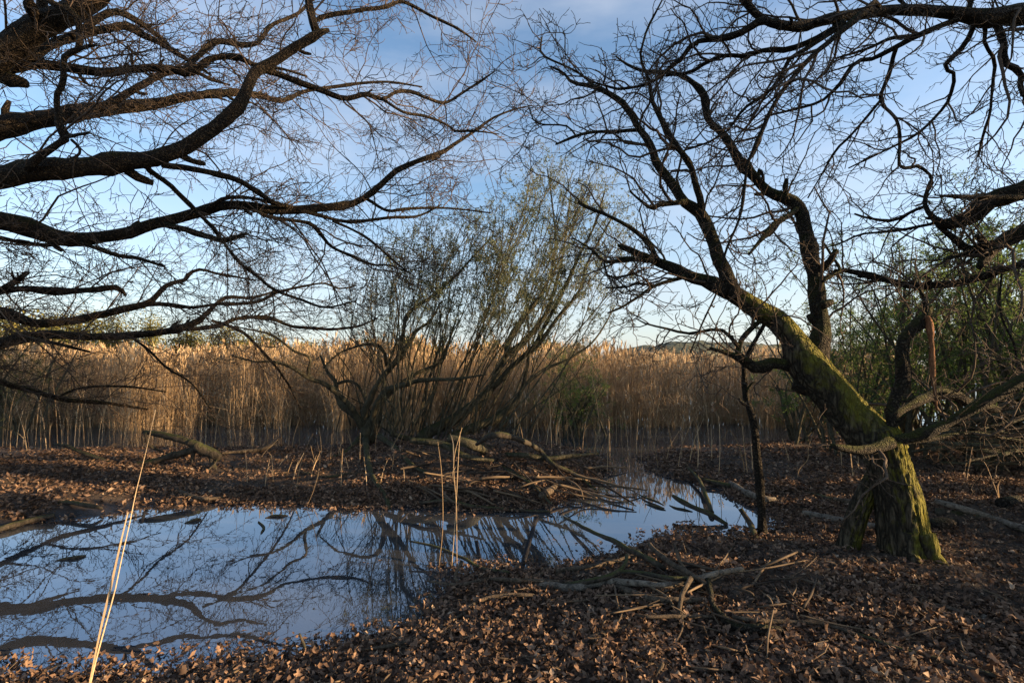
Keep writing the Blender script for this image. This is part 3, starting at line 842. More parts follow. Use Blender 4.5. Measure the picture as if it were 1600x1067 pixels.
# fine water shoots bristling round the bole
geo = Geo()
r = np.random.default_rng(8)
src = [(spline(c, 16)[:, :3], spline(c, 16)[:, 3]) for c in RL[-7:-2]]
Pw, Rw = grow(src, 34, 0.12, 0.5, 5, ang=(40, 90), wob=0.16, bias=(0.1, -0.05, 0.0), rmin=0.0016, slim=0.004, seed=5)
tubes(geo, Pw, Rw, 3)
o = link('shoots', geo.mesh('shoots'), M['twig'], oakR); o['kind'] = 'stuff'

# ================================================================== second oak on the right, trunk outside the frame
TR = np.array([(6.6, 4.4, -0.1), (6.5, 4.4, 1.0), (6.3, 4.4, 2.0), (6.0, 4.4, 3.2), (5.9, 4.5, 4.6), (6.1, 4.6, 7.0)])
TRR = np.array([0.42, 0.32, 0.29, 0.27, 0.20, 0.08])
oakO = thing('oak_tree', (6.6, 4.4, 0), 'dark oak whose crooked limbs hang in from beyond the top right corner', 'tree')
s = spline(np.c_[TR, TRR], 50)
geo = Geo(); tubes(geo, s[:, :3], s[:, 3], 24, ref=(0.1, 1, 0.1), rough=0.3, cap=True)
link('trunk', geo.mesh('trunk'), M['oak'], oakO)
L = []
lim([(1700, 25, 36), (1600, 24, 33), (1541, 29, 33), (1489, 21, 25), (1436, 16, 21), (1384, 16, 19), (1344, 21, 18), (1292, 32, 17), (1247, 42, 17), (1200, 32, 15), (1170, 8, 14), (1150, -15, 12)], 4.0, 3.7, True, -0.2)
lim([(1320, 34, 9), (1310, 42, 10), (1266, 66, 10), (1226, 78, 10), (1200, 77, 9), (1162, 87, 8), (1131, 87, 7), (1097, 102, 7), (1076, 115, 6), (1040, 118, 4)], 3.75, 4.3)
lim([(1200, 30, 12), (1190, 30, 13), (1162, 50, 11), (1131, 60, 10), (1091, 66, 8), (1073, 79, 7), (1065, 92, 7), (1044, 108, 6), (1028, 123, 6), (1005, 134, 5), (968, 139, 5), (947, 134, 4), (925, 129, 2.5)], 3.7, 4.1)
lim([(1376, 10, 8), (1368, 2, 9), (1337, 31, 9), (1300, 63, 9), (1266, 92, 8), (1231, 131, 8), (1213, 157, 7), (1197, 188, 7), (1178, 236, 6), (1167, 262, 5), (1157, 336, 4), (1133, 396, 4), (1123, 448, 3), (1097, 506, 3), (1078, 552, 2)], 3.72, 3.6)
lim([(1322, 36, 7), (1310, 45, 7), (1271, 71, 7), (1234, 92, 7), (1221, 118, 6), (1200, 144, 6), (1162, 171, 5), (1136, 205, 4), (1100, 225, 3), (1065, 236, 2.5)], 3.75, 4.1)
lim([(1500, 30, 11), (1476, 39, 10), (1436, 55, 9), (1397, 76, 8), (1363, 92, 7), (1336, 97, 7), (1313, 131, 7), (1297, 147, 6), (1273, 163, 5), (1200, 181, 3)], 3.9, 4.4)
lim([(1480, 36, 6), (1431, 55, 6), (1392, 60, 6), (1357, 76, 5), (1305, 92, 3)], 3.88, 3.9)
lim([(1400, 76, 7), (1397, 84, 7), (1389, 118, 6), (1376, 157, 6), (1400, 186, 6), (1407, 218, 6), (1405, 257, 6), (1418, 263, 6), (1436, 260, 6), (1457, 280, 5), (1450, 300, 4)], 4.1, 4.5)
lim([(1378, 155, 5), (1331, 210, 4), (1305, 236, 4), (1281, 278, 2.5), (1262, 310, 2)], 4.3, 4.6)
lim([(1522, 35, 9), (1520, 45, 9), (1507, 71, 8), (1476, 105, 7), (1491, 118, 7), (1484, 152, 6), (1473, 171, 5), (1436, 207, 4), (1402, 226, 4), (1326, 263, 2.5)], 3.95, 4.6)
lim([(1550, 28, 14), (1557, 39, 14), (1567, 66, 13), (1570, 100, 12), (1594, 113, 11), (1597, 147, 10), (1640, 170, 8)], 3.95, 4.0)
lim([(1537, 36, 8), (1539, 50, 8), (1539, 71, 7), (1554, 95, 7), (1552, 126, 6), (1547, 173, 5), (1536, 210, 5), (1528, 246, 3)], 3.95, 4.3)
lim([(1510, 26, 9), (1516, 8, 9), (1522, -20, 8)], 3.92, 3.9)
lim([(1700, 262, 32), (1600, 297, 29), (1567, 308, 27), (1541, 318, 27), (1515, 340, 25), (1478, 350, 17), (1462, 342, 13), (1446, 322, 8), (1449, 296, 6), (1457, 278, 5)], 4.3, 4.6, True, -0.3)
lim([(1680, 330, 26), (1600, 362, 23), (1567, 377, 20), (1541, 388, 18), (1515, 390, 14), (1489, 372, 11), (1466, 352, 9)], 4.5, 4.5, True, -0.3)
lim([(1640, 305, 10), (1600, 307, 9), (1528, 308, 8), (1489, 307, 5), (1460, 305, 2)], 4.2, 4.0, True, 0)
lim([(1575, 378, 15), (1560, 388, 14), (1539, 406, 14), (1532, 418, 11)], 4.45, 4.3)
lim([(1518, 391, 8), (1500, 398, 7), (1478, 406, 6), (1476, 418, 4)], 4.45, 4.3)
lim([(1450, 326, 6), (1444, 322, 6), (1420, 333, 5), (1394, 345, 5), (1357, 341, 4), (1335, 334, 2.5)], 4.6, 5.0)
lim([(1462, 348, 6), (1452, 351, 5), (1418, 358, 5), (1384, 362, 4), (1344, 367, 4), (1313, 380, 3), (1276, 391, 2)], 4.55, 5.0)
lim([(1680, 385, 12), (1600, 412, 10), (1560, 422, 11), (1528, 433, 12), (1489, 443, 12), (1449, 446, 12), (1423, 446, 11), (1384, 438, 10), (1347, 428, 9), (1313, 422, 7), (1284, 437, 4)], 4.6, 5.0, True, -0.2)
lim([(1566, 415, 4), (1562, 470, 4), (1566, 500, 4), (1585, 540, 4), (1590, 590, 3)], 4.5, 4.4)
OVER_LV = [dict(OAK_LV[0], dens=11, lmax=1.3, lmin=0.25, bias=(-0.06, 0.04, -0.03), rmin=0.0045), dict(OAK_LV[1], dens=8.5, lmax=0.6, lmin=0.13, rmin=0.0036), dict(OAK_LV[2], dens=8.5, lmax=0.26, lmin=0.06, rmin=0.0029), dict(OAK_LV[3], dens=7, lmin=0.03, lmax=0.1, rmin=0.0022)]
build_tree(oakO, L, M['oak'], M['twig'], OVER_LV, 61, stubs=True)

# ================================================================== slim dead tree at the water's edge
b = g(1191, 836, 0.06)
slim_t = thing('dead_sapling', b, 'slim crooked dead sapling standing at the water edge before the mossy oak', 'tree')
q = spline(np.vstack([path([(1193, 842, 19), (1191, 826, 15), (1187, 762, 14), (1183, 711, 12), (1177, 661, 12), (1166, 619, 11), (1162, 577, 8), (1163, 566, 7), (1172, 547, 7), (1193, 509, 6), (1208, 486, 4)], b[1], b[1] - 0.3)]), 90)
geo = Geo(); tubes(geo, q[:, :3], q[:, 3], 14, ref=(0.1, 1, 0.1), rough=0.35, rfreq=9, cap=True)
link('trunk', geo.mesh('trunk'), M['oak'], slim_t)
for tr in ([(1166, 612, 6), (1175, 600, 5), (1180, 597, 3)], [(1165, 632, 6), (1158, 628, 5), (1155, 622, 3)]):
    q = spline(path(tr, b[1] - 0.2), 8); geo = Geo(); tubes(geo, q[:, :3], q[:, 3], 7, cap=True, rough=0.3)
    link('stub', geo.mesh('stub'), M['oak'], slim_t)

# ================================================================== willow clump on the island
DW = 9.6
wl = thing('willow_tree', at(585, 695, DW), 'many-stemmed willow with tiny grey green leaves sprawling on the island', 'tree')
W = []
def wim(trace, d0, d1=None):
    W.append(path(trace, d0, d1))
wim([(571, 692, 24), (575, 676, 26), (582, 660, 22), (588, 645, 14)], DW, DW)
wim([(572, 672, 12), (557, 649, 10), (546, 632, 9), (527, 615, 8), (504, 598, 7), (479, 590, 6), (459, 576, 5), (428, 565, 4), (400, 565, 3), (362, 556, 2)], DW, DW - 1.2)
wim([(483, 592, 5), (481, 579, 5), (484, 559, 4), (459, 548, 4), (428, 525, 4), (400, 517, 3), (366, 510, 2)], DW - 0.6, DW - 1.2)
wim([(566, 668, 12), (557, 650, 11), (538, 638, 10), (527, 618, 9), (524, 596, 7), (512, 581, 5), (500, 555, 3)], DW, DW + 0.3)
wim([(526, 600, 5), (545, 595, 5), (562, 606, 4), (575, 640, 3)], DW + .2, DW + 0.1)
wim([(575, 668, 14), (569, 645, 11), (580, 621, 10), (597, 590, 9), (616, 567, 8), (628, 540, 7), (636, 493, 6), (676, 462, 5), (715, 428, 4), (741, 399, 3), (767, 372, 2)], DW, DW - 0.5)
wim([(606, 580, 8), (622, 560, 8), (639, 537, 7), (650, 517, 6), (673, 500, 4), (690, 470, 2.5)], DW, DW + 0.3)
wim([(604, 570, 6), (600, 550, 6), (586, 538, 5), (560, 540, 4), (530, 552, 3), (505, 575, 2)], DW, DW - 0.4)
wim([(586, 668, 14), (583, 646, 11), (602, 612, 9), (633, 601, 8), (661, 593, 7), (700, 593, 5), (760, 585, 3)], DW - 0.1, DW - 0.9)
wim([(590, 660, 10), (597, 629, 8), (619, 607, 7), (653, 582, 6), (687, 567, 5), (700, 540, 4), (712, 500, 2.5)], DW, DW + 0.6)
wim([(655, 690, 20), (672, 674, 20), (706, 657, 18), (734, 638, 16), (757, 618, 15), (774, 590, 12), (790, 556, 9), (819, 534, 10), (847, 500, 8), (860, 470, 6), (875, 420, 4), (885, 360, 3), (892, 300, 2)], DW, DW + 0.5)
wim([(768, 606, 11), (782, 593, 10), (799, 573, 9), (830, 545, 8), (852, 508, 6), (887, 440, 6), (905, 400, 4), (930, 350, 3), (945, 300, 2)], DW + 0.2, DW - 0.4)
wim([(790, 556, 8), (800, 522, 8), (826, 488, 7), (852, 448, 5), (863, 417, 4), (868, 370, 3), (862, 310, 2.5), (855, 262, 2)], DW + 0.2, DW + 0.7)
wim([(806, 566, 7), (839, 540, 7), (868, 501, 6), (905, 454, 5), (915, 417, 4), (940, 370, 3), (962, 330, 2)], DW + 0.1, DW - 0.7)
wim([(700, 690, 16), (734, 671, 15), (762, 660, 13), (796, 638, 10), (815, 610, 7), (824, 570, 5), (826, 520, 3), (820, 440, 2)], DW - 0.2, DW + 0.3)
wim([(820, 600, 6), (850, 578, 5), (890, 560, 4), (930, 530, 3), (960, 480, 2)], DW + 0.2, DW + 0.8)
# upright rods
def top_y(x):
    return np.interp(x, [520, 560, 600, 640, 690, 740, 780, 815, 850, 900, 940, 965, 990], [520, 450, 390, 350, 325, 340, 320, 262, 240, 248, 265, 300, 400])
r = np.random.default_rng(19)
NR = 76
for k in range(NR):
    x1 = 520 + 485 * (k + r.random()) / NR
    x0 = 572 + 0.42 * (x1 - 520) + 26 * r.normal()
    d = DW + r.normal() * 0.7
    y0 = 690 - 30 * r.random()
    y1 = top_y(x1) + 110 * r.random() ** 1.3 + 8
    xm = x0 + (x1 - x0) * (0.36 + 0.2 * r.random()); ym = y0 + (y1 - y0) * 0.45
    wd = 1.5 + 1.7 * r.random()
    wim([(x0, y0, wd), ((x0 + xm) / 2 + 11 * r.normal(), (y0 + ym) / 2, wd * 0.9), (xm, ym, wd * 0.75), ((xm + x1) / 2 + 13 * r.normal(), (ym + y1) / 2, wd * 0.5), (x1, y1, 1.4)], d, d + r.normal() * 0.5)
WL_LV = [dict(dens=4.2, lmin=0.3, lmax=1.3, m=6, ang=(15, 45), wob=0.14, bias=(0.02, 0, 0.12), t0=0.3, rr=0.55, rmin=0.004, slim=0.006),
         dict(dens=5.0, lmin=0.15, lmax=0.7, m=5, ang=(20, 55), wob=0.15, bias=(0, 0, 0.08), rmin=0.003),
         dict(dens=4.0, lmin=0.1, lmax=0.35, m=4, ang=(20, 50), wob=0.12, bias=(0, 0, 0.1), rmin=0.0026)]
build_tree(wl, W, M['willow'], M['willow_twig'], WL_LV, 81, name='stem', sides=10,
           leaf=dict(n=46000, size=0.052, mat=M['leaf_willow'], keep=lambda p: p[:, 2] > 1.5 + 1.3 * np.random.default_rng(1).random(len(p)) + np.clip((-0.6 - p[:, 0]) * 0.3, 0, 0.8)))
# roots spread over the mud
for tr in ([(571, 683, 12), (574, 719, 9), (583, 742, 8), (605, 764, 7), (614, 787, 5), (628, 800, 3)], [(590, 690, 9), (615, 706, 8), (640, 728, 7), (668, 738, 5)], [(562, 690, 8), (548, 700, 6), (530, 712, 5), (510, 716, 3)], [(610, 692, 8), (650, 690, 8), (690, 695, 7), (723, 711, 6), (771, 719, 4)]):
    cp = np.array([np.r_[g(x, y, 0.17), w * 0.5 * g(x, y, 0.17)[1] / F] for x, y, w in tr])
    cp[:, 2] = height(cp[:, 0], cp[:, 1]) + cp[:, 3] * 0.6
    cp[0, 2] += 0.15
    q = spline(cp, 36); geo = Geo(); tubes(geo, q[:, :3], q[:, 3], 8, cap=True, rough=0.35, rfreq=7)
    link('root', geo.mesh('root'), M['willow'], wl)

# ================================================================== leafy shrubs
def make_shrub(name, px, d, top_py, spread, label, seed, leaf='leaf_green', n_leaf=5000, stems=14, lsize=0.05, group=None, lean=(0, 0), dens=1.0, loc=None, top=None, wood='willow'):
    r = np.random.default_rng(seed)
    if loc is None:
        c = at(px, 600, d); h = at(px, top_py, d)[2]
        bx, by = c[0], d
    else:
        bx, by = loc; h = top
    bz = max(0.0, float(height(bx, by)[0]))
    root = thing(name, (bx, by, bz), label, 'shrub', group)
    st = []
    for k in range(stems):
        a = r.random() * 2 * math.pi
        rad = spread * (0.25 + 0.75 * r.random())
        hh = h * (0.65 + 0.4 * r.random())
        x1 = bx + math.cos(a) * rad + lean[0]; y1 = by + math.sin(a) * rad + lean[1]
        x0 = bx + 0.25 * r.normal(); y0 = by + 0.25 * r.normal()
        w = 0.014 + 0.022 * r.random()
        st.append(np.array([(x0, y0, bz - 0.05, w), (x0 + (x1 - x0) * 0.3, y0 + (y1 - y0) * 0.3, hh * 0.38, w * 0.85), (x0 + (x1 - x0) * 0.7 + 0.1 * r.normal(), y0 + (y1 - y0) * 0.7, hh * 0.75, w * 0.5), (x1, y1, hh, 0.005)]))
    lv = [dict(dens=4.2 * dens, lmin=0.3, lmax=1.3, m=6, ang=(30, 70), wob=0.2, bias=(0, 0, 0.08), rr=0.55, rmin=0.004, slim=0.008),
          dict(dens=4.5 * dens, lmin=0.15, lmax=0.65, m=5, ang=(30, 70), wob=0.2, bias=(0, 0, 0.05), rmin=0.003),
          dict(dens=4.0 * dens, lmin=0.08, lmax=0.3, m=4, ang=(30, 70), wob=0.2, bias=(0, 0, 0.05), rmin=0.0025)]
    build_tree(root, st, M[wood], M['willow_twig'], lv, seed, name='stem', sides=7, leaf=dict(n=n_leaf, size=lsize, mat=M[leaf]))
    return root

GR = 'leafy shrubs of the thicket on the right'
make_shrub('thicket_shrub', 1325, 8.2, 400, 1.6, 'green leafing shrub right behind the fork of the mossy oak', 101, n_leaf=6900, group=GR)
make_shrub('thicket_shrub', 1430, 7.6, 350, 1.6, 'green leafing shrub behind the broken upright stem of the oak', 102, n_leaf=8400, group=GR)
make_shrub('thicket_shrub', 1530, 6.9, 345, 1.4, 'dense green shrub between the broken oak stem and the right edge', 103, n_leaf=9900, group=GR)
make_shrub('thicket_shrub', 1625, 6.4, 330, 1.4, 'dense green shrub cut by the right edge of the picture', 104, n_leaf=9900, group=GR)
make_shrub('thicket_shrub', 1580, 9.0, 340, 1.8, 'taller pale shrub deep in the thicket on the right', 105, n_leaf=8400, group=GR)
make_shrub('thicket_shrub', 1250, 9.4, 585, 0.9, 'low green bush below the leaning oak trunk before the reeds', 106, n_leaf=2600, stems=10, group=GR)
make_shrub('thicket_shrub', 1385, 9.8, 470, 1.5, 'green shrub half hidden behind the mossy bole', 107, n_leaf=7200, group=GR)
make_shrub('waterside_bush', 905, 11.2, 575, 0.9, 'low green bush in the reeds at the right foot of the willow', 108, n_leaf=4200, stems=16, leaf='leaf_green')
make_shrub('waterside_bush', 20, 11.0, 500, 1.3, 'rounded olive bush in front of the reeds by the left edge', 109, n_leaf=5200, leaf='leaf_far', stems=14)
# unseen shrubs and trees added beyond the right edge to shade the pond
SH = 'unseen shrubs added beyond the right edge for shade'
for k, (x, y, h) in enumerate([(10.5, 6.2, 4.2), (14.5, 9.5, 5.4), (11.5, 12.5, 4.0), (9.5, 11.4, 3.7), (12.2, 10.9, 4.3), (9.0, 9.3, 3.6), (14.0, 5.6, 4.2), (12.5, -3.6, 2.2), (9.0, 2.2, 1.3), (10.0, -0.6, 1.5)]):
    make_shrub('shade_shrub', 0, 0, 0, 1.7, 'unseen leafy shrub added beyond the right edge to shade the pond', 140 + k, n_leaf=4500, stems=12, lsize=0.11, group=SH, dens=0.55, loc=(x, y), top=h)
def leaf_tree(name, x, y, h, rad, z0, label, seed, group, n=3200, mat='leaf_far', ls=0.13, nc=26):
    rr = np.random.default_rng(seed)
    root = thing(name, (x, y, 0), label, 'tree', group)
    s_ = spline(np.array([(x, y, -0.3, 0.14 * rad), (x + 0.05 * rad, y, h * 0.4, 0.10 * rad), (x, y, h * 0.9, 0.03 * rad)]), 14)
    geo = Geo(); tubes(geo, s_[:, :3], s_[:, 3], 8, rough=0.2)
    link('trunk', geo.mesh('trunk'), M['oak'], root)
    hz = (h - z0) * 0.5
    cc = norm(rr.normal(size=(nc, 3))) * rr.random((nc, 1)) ** 0.5
    cen = cc * np.array([rad, rad, hz]) + np.array([x, y, z0 + hz])
    pos = cen[rr.integers(0, nc, n)] + rr.normal(size=(n, 3)) * np.array([rad, rad, hz]) * 0.2
    pos[:, 2] = np.maximum(pos[:, 2], 0.3)
    geo = Geo(); scatter(geo, FOLDED, pos, rot_random(n, rr), rad * ls * (0.6 + 0.8 * rr.random(n)))
    o = link('crown', geo.mesh('crown', False), M[mat], root)
    return root
for k, (x, y, h, rad, z0) in enumerate([(12.5, 1.3, 8.8, 1.9, 4.2), (13.6, 4.0, 6.6, 1.4, 4.4), (13.0, -1.2, 8.2, 2.3, 4.2), (14.5, -4.5, 10.0, 2.5, 4.0), (16.5, -8.0, 10.0, 2.8, 2.6), (18.5, -3.0, 9.5, 2.2, 5.6), (16.0, -12.0, 9.0, 3.0, 1.0)]):
    leaf_tree('shade_tree', x, y, h, rad, z0, 'unseen leafy tree added beyond the right edge to shade the limbs', 160 + k, 'unseen trees added beyond the right edge for shade', 3600, 'leaf_green', 0.11, 40)  # unseen crowns added to keep sun off the limbs, clear stems let it under

# ================================================================== far trees behind the reeds
def far_tree(px, d, top_py, wid_px, label, seed):
    c = at(px, 572, d); h = at(px, top_py - 10, d)[2]; rad = wid_px * 0.5 * d / F
    return leaf_tree('far_tree', c[0], d, h, rad, 0.6, label, seed, 'trees behind the reed bed', 4200, 'leaf_far', 0.10)
FT = [(-20, 42, 486, 130, 'broad yellow green tree behind the reeds at the left edge'), (60, 46, 500, 90, 'second olive tree from the left edge behind the reeds'), (120, 52, 492, 80, 'rounded yellow tree behind the reeds under the lowest oak limbs'),
      (180, 50, 506, 70, 'small yellow tree left of the darker round one behind the reeds'), (232, 48, 498, 56, 'rounded darker green tree standing out behind the lit reeds'), (290, 56, 516, 70, 'low olive tree right of the round green one behind the reeds'),
      (350, 54, 522, 60, 'pale low tree behind the reeds below the drooping oak twigs'), (410, 58, 526, 64, 'faint low tree behind the reeds left of the willow'), (480, 60, 534, 60, 'lowest far tree behind the reeds just left of the willow'),
      (560, 60, 540, 80, 'far tree seen through the left stems of the willow'), (660, 56, 538, 90, 'far tree seen through the middle stems of the willow'), (760, 58, 540, 90, 'far tree seen through the leaning willow trunk'), (870, 60, 544, 80, 'far tree seen through the right stems of the willow')]
for k, (x, d, ty, wp, lab) in enumerate(FT):
    far_tree(x, d, ty, wp, lab, 200 + k)

# ================================================================== reed bed
def reeds(n, xs, front, depth, hlo, hhi, seed, lean=0.06, plume=0.42, near=False):
    rr = np.random.default_rng(seed)
    px = xs[0] + (xs[1] - xs[0]) * rr.random(n)
    fr = np.interp(px, front[0], front[1])
    fr = fr + 2.4 * (fbm(np.c_[px * 0.03, np.zeros(n), np.full(n, 3.0)], 3) - 0.45)
    d = fr + depth * rr.random(n) ** 1.6 + (rr.random(n) < 0.06) * -0.6 * rr.random(n)
    x = (px - 800) / F * d
    h = hlo + (hhi - hlo) * rr.random(n) ** 0.7 + 0.9 * (fbm(np.c_[x * 0.8, d * 0.5, np.zeros(n)], 3) - 0.45) * min(1, hhi / 2)
    lx = rr.normal(size=n) * lean; ly = rr.normal(size=n) * lean
    wild = rr.random(n) < 0.10
    lx = np.where(wild, lx * 5, lx)
    h = h + 0.32 * (rr.random(n) < 0.10) * rr.random(n)
    h = h * np.interp(px, [880, 990, 1250, 1330], [1, 0.93, 0.93, 1])
    t = np.linspace(0, 1, 4)
    P = np.empty((n, 4, 3))
    P[..., 0] = x[:, None] + lx[:, None] * h[:, None] * t ** 1.6
    P[..., 1] = d[:, None] + ly[:, None] * h[:, None] * t ** 1.6
    P[..., 2] = -0.03 + h[:, None] * t * np.sqrt(np.maximum(0.2, 1 - (lx ** 2 + ly ** 2)[:, None] * t))
    R = (0.0035 + 0.0025 * rr.random(n))[:, None] * np.linspace(1, 0.5, 4)
    geo = Geo(); tubes(geo, P, R, 3)
    # leaf blades
    for q in range(2):
        tt = 0.3 + 0.6 * rr.random(n)
        f = tt * 3; i = np.minimum(f.astype(int), 2); w = (f - i)[:, None]
        p0 = P[np.arange(n), i] * (1 - w) + P[np.arange(n), i + 1] * w
        a = rr.random(n) * 2 * math.pi
        ln = 0.18 + 0.3 * rr.random(n)
        out = np.c_[np.cos(a), np.sin(a), np.zeros(n)]
        side = np.c_[-np.sin(a), np.cos(a), np.zeros(n)] * 0.007
        p1 = p0 + out * (ln * 0.4)[:, None] + np.c_[np.zeros((n, 2)), ln * 0.55]
        p2 = p0 + out * (ln * 0.95)[:, None] + np.c_[np.zeros((n, 2)), ln * (0.5 - 0.5 * rr.random(n))]
        Vb = np.stack([p0, p1 - side, p1 + side, p2], 1)
        off = (np.arange(n) * 4)[:, None]
        geo.add(Vb, None, np.concatenate([np.array([[0, 1, 2]]) + off, np.array([[1, 3, 2]]) + off]))
    k = np.where(rr.random(n) < plume)[0]
    tip = P[k, -1]; nk = len(k)
    for q in range(3):
        a = rr.random(nk) * math.pi
        ln = 0.14 + 0.12 * rr.random(nk)
        side = np.c_[np.cos(a), np.sin(a), np.zeros(nk)] * 0.016
        dro = np.c_[lx[k] * 2 + 0.25 * rr.normal(size=nk), 0.25 * rr.normal(size=nk), np.ones(nk)] * ln[:, None]
        Vb = np.stack([tip - np.array([0, 0, 0.05]), tip + dro * 0.45 - side, tip + dro * 0.45 + side, tip + dro], 1)
        off = (np.arange(nk) * 4)[:, None]
        geo.add(Vb, None, np.concatenate([np.array([[0, 1, 2]]) + off, np.array([[1, 3, 2]]) + off]))
    return geo
FRONT = ([-260, 0, 480, 620, 860, 930, 1000, 1250, 1400], [12.6, 12.4, 12.9, 12.8, 12.6, 13.0, 13.4, 13.0, 12.4])
rb = reeds(16500, (-260, 1420), FRONT, 7.0, 1.50, 2.10, 55)
rb2 = reeds(7000, (-260, 1420), (FRONT[0], [f - 0.3 for f in FRONT[1]]), 2.0, 0.35, 1.3, 56, lean=0.16, plume=0.0)
rb.add(np.concatenate(rb2.V), np.concatenate(rb2.Q), np.concatenate(rb2.T))
o = link('reed_bed', rb.mesh('reed_bed'), M['reed']); tag(o, 'dense belt of tall dry golden reeds across the far water', 'reeds', kind='stuff')

# ------------------------------------------------------------------ single reeds standing in the shallows
def nth(k):
    k += 1
    return '%d%s' % (k, 'th' if 10 <= k % 100 <= 20 else {1: 'st', 2: 'nd', 3: 'rd'}.get(k % 10, 'th'))

def reed_stem(name, trace, d0, d1, label, group=None, blades=3, seed=0):
    rr = np.random.default_rng(seed)
    cp = path(trace, d0, d1, minr=0.0018); cp[:, 3] = np.maximum(cp[:, 3] * 0.55, 0.0018)
    q = spline(cp, 18)
    root = thing(name, q[0, :3], label, 'reed', group)
    geo = Geo(); tubes(geo, q[:, :3], q[:, 3], 5, cap=True)
    link('stalk', geo.mesh('stalk'), M['reed'], root)
    for b_ in range(blades):
        i = rr.integers(3, 15); p0 = q[i, :3]; tn = norm(q[i + 1, :3] - q[i, :3])
        a = rr.random() * 2 * math.pi; out = np.array([math.cos(a), 0.6 * math.sin(a), 0]); ln = (0.12 + 0.2 * rr.random()) * min(1, 1.6 * np.linalg.norm(q[-1, :3] - q[0, :3]))
        bp_ = spline(np.array([p0, p0 + tn * ln * 0.6 + out * ln * 0.12, p0 + tn * ln * 0.9 + out * ln * 0.45]), 6)
        sd = norm(np.cross(tn, out)) * 0.005
        wv_ = np.sin(np.linspace(0.35, math.pi, 6))[:, None]
        Vb = np.vstack([bp_ - sd * wv_, bp_ + sd * wv_])
        geo = Geo(); geo.add(Vb, [(j, j + 1, j + 7, j + 6) for j in range(5)])
        link('blade', geo.mesh('blade'), M['reed'], root)
    return root

near = g(138, 1075, 0.1)
rs = reed_stem('tall_reed', [(136, 1090, 5), (150, 1030, 5), (165, 975, 4.5), (180, 920, 4), (190, 872, 3.6), (203, 815, 3.2), (212, 770, 2.8), (224, 722, 2.4), (234, 680, 2), (243, 640, 1.2)], near[1], near[1] + 0.25, 'tall pale reed leaning right in the near left corner', blades=0, seed=4)
q = spline(path([(136, 1085, 2), (157, 985, 4), (174, 915, 5), (187, 855, 3.4), (200, 800, 1)], near[1] - 0.01, near[1] + 0.2), 26)
wv_ = 0.75 + 0.5 * vnoise(q[:, :3] * 14)
geo = Geo(); geo.add(np.vstack([q[:, :3] - np.c_[q[:, 3] * wv_ * 0.7, q[:, 3] * 0.5, 0 * wv_], q[:, :3] + np.c_[q[:, 3] * 0.7 / wv_, -q[:, 3] * 0.4 + 0.003, 0 * wv_]]), [(j, j + 1, j + 27, j + 26) for j in range(25)])
link('sheath', geo.mesh('sheath'), M['reed'], rs)

RS = [([(686, 885, 2), (692, 820, 2), (690, 740, 2), (684, 690, 1.5)], 'thin pale reed left of the pair in the pond before the willow'), ([(706, 884, 2.2), (712, 800, 2.2), (716, 720, 2), (719, 675, 1.5)], 'taller straight reed in the pond before the willow'), ([(714, 884, 2.2), (713, 790, 2.2), (709, 720, 2), (722, 668, 1.4)], 'bent pale reed crossing its neighbour in the pond before the willow'),
      ([(1165, 748, 3), (1161, 720, 2.6), (1152, 690, 2), (1138, 671, 1.6), (1131, 690, 1.6)], 'hooked pale reed with folded tip left of the dead sapling'), ([(1169, 748, 3), (1163, 700, 2.4), (1160, 665, 2)], 'upright broken reed just left of the dead sapling'), ([(1176, 747, 3), (1175, 715, 3), (1173, 690, 2)], 'short thick reed stub touching the dead sapling'),
      ([(1090, 738, 3), (1091, 700, 2.6), (1090, 665, 2)], 'upright reed stub behind the forked branch in the water'), ([(1123, 745, 2), (1125, 700, 2), (1123, 650, 1.5)], 'slender reed between the reed stub and the dead sapling'), ([(1279, 745, 3), (1279, 725, 2.6), (1278, 720, 2)], 'stubby reed stump on the mud left of the oak'),
      ([(1315, 750, 2.4), (1315, 725, 2.2), (1313, 700, 2)], 'thin upright reed under the left stub of the oak'), ([(1340, 770, 3), (1333, 745, 3), (1328, 700, 2.2)], 'brown curved stem rising beside the second leg of the oak'), ([(1345, 756, 2.2), (1342, 730, 2), (1340, 705, 2)], 'thin straight stem next to the curved one beside the oak'),
      ([(1247, 760, 2.2), (1248, 735, 2.2), (1262, 718, 2.2), (1263, 700, 2), (1271, 675, 1.4)], 'forked pale dry stem on the mud between sapling and oak'), ([(1235, 740, 1.6), (1232, 715, 1.6), (1222, 685, 1.2)], 'very thin leaning stem left of the forked dry stem'),
      ([(1508, 782, 2), (1512, 740, 2), (1520, 695, 1.4)], 'leaning dry stem behind the long pale log'), ([(1504, 780, 1.6), (1508, 735, 1.6), (1511, 700, 1.2)], 'upright thin stem beside the leaning one behind the long log'), ([(1569, 806, 1.8), (1556, 765, 1.8), (1540, 725, 1.4), (1528, 715, 1.2)], 'dry stem arching left above the long pale log'), ([(1600, 765, 1.6), (1580, 740, 1.6), (1562, 718, 1.2)], 'thin dry stem slanting up left at the right edge'),
      ([(480, 790, 1.4), (492, 760, 1.4), (500, 720, 1.2), (496, 690, 1)], 'faint dry stalk on the island front left of the willow root')]
for k, (tr, lab) in enumerate(RS):
    b_ = g(tr[0][0], tr[0][1], 0.03)
    reed_stem('reed', tr, b_[1], b_[1] + 0.1, lab, blades=1, seed=300 + k)
r = np.random.default_rng(91)
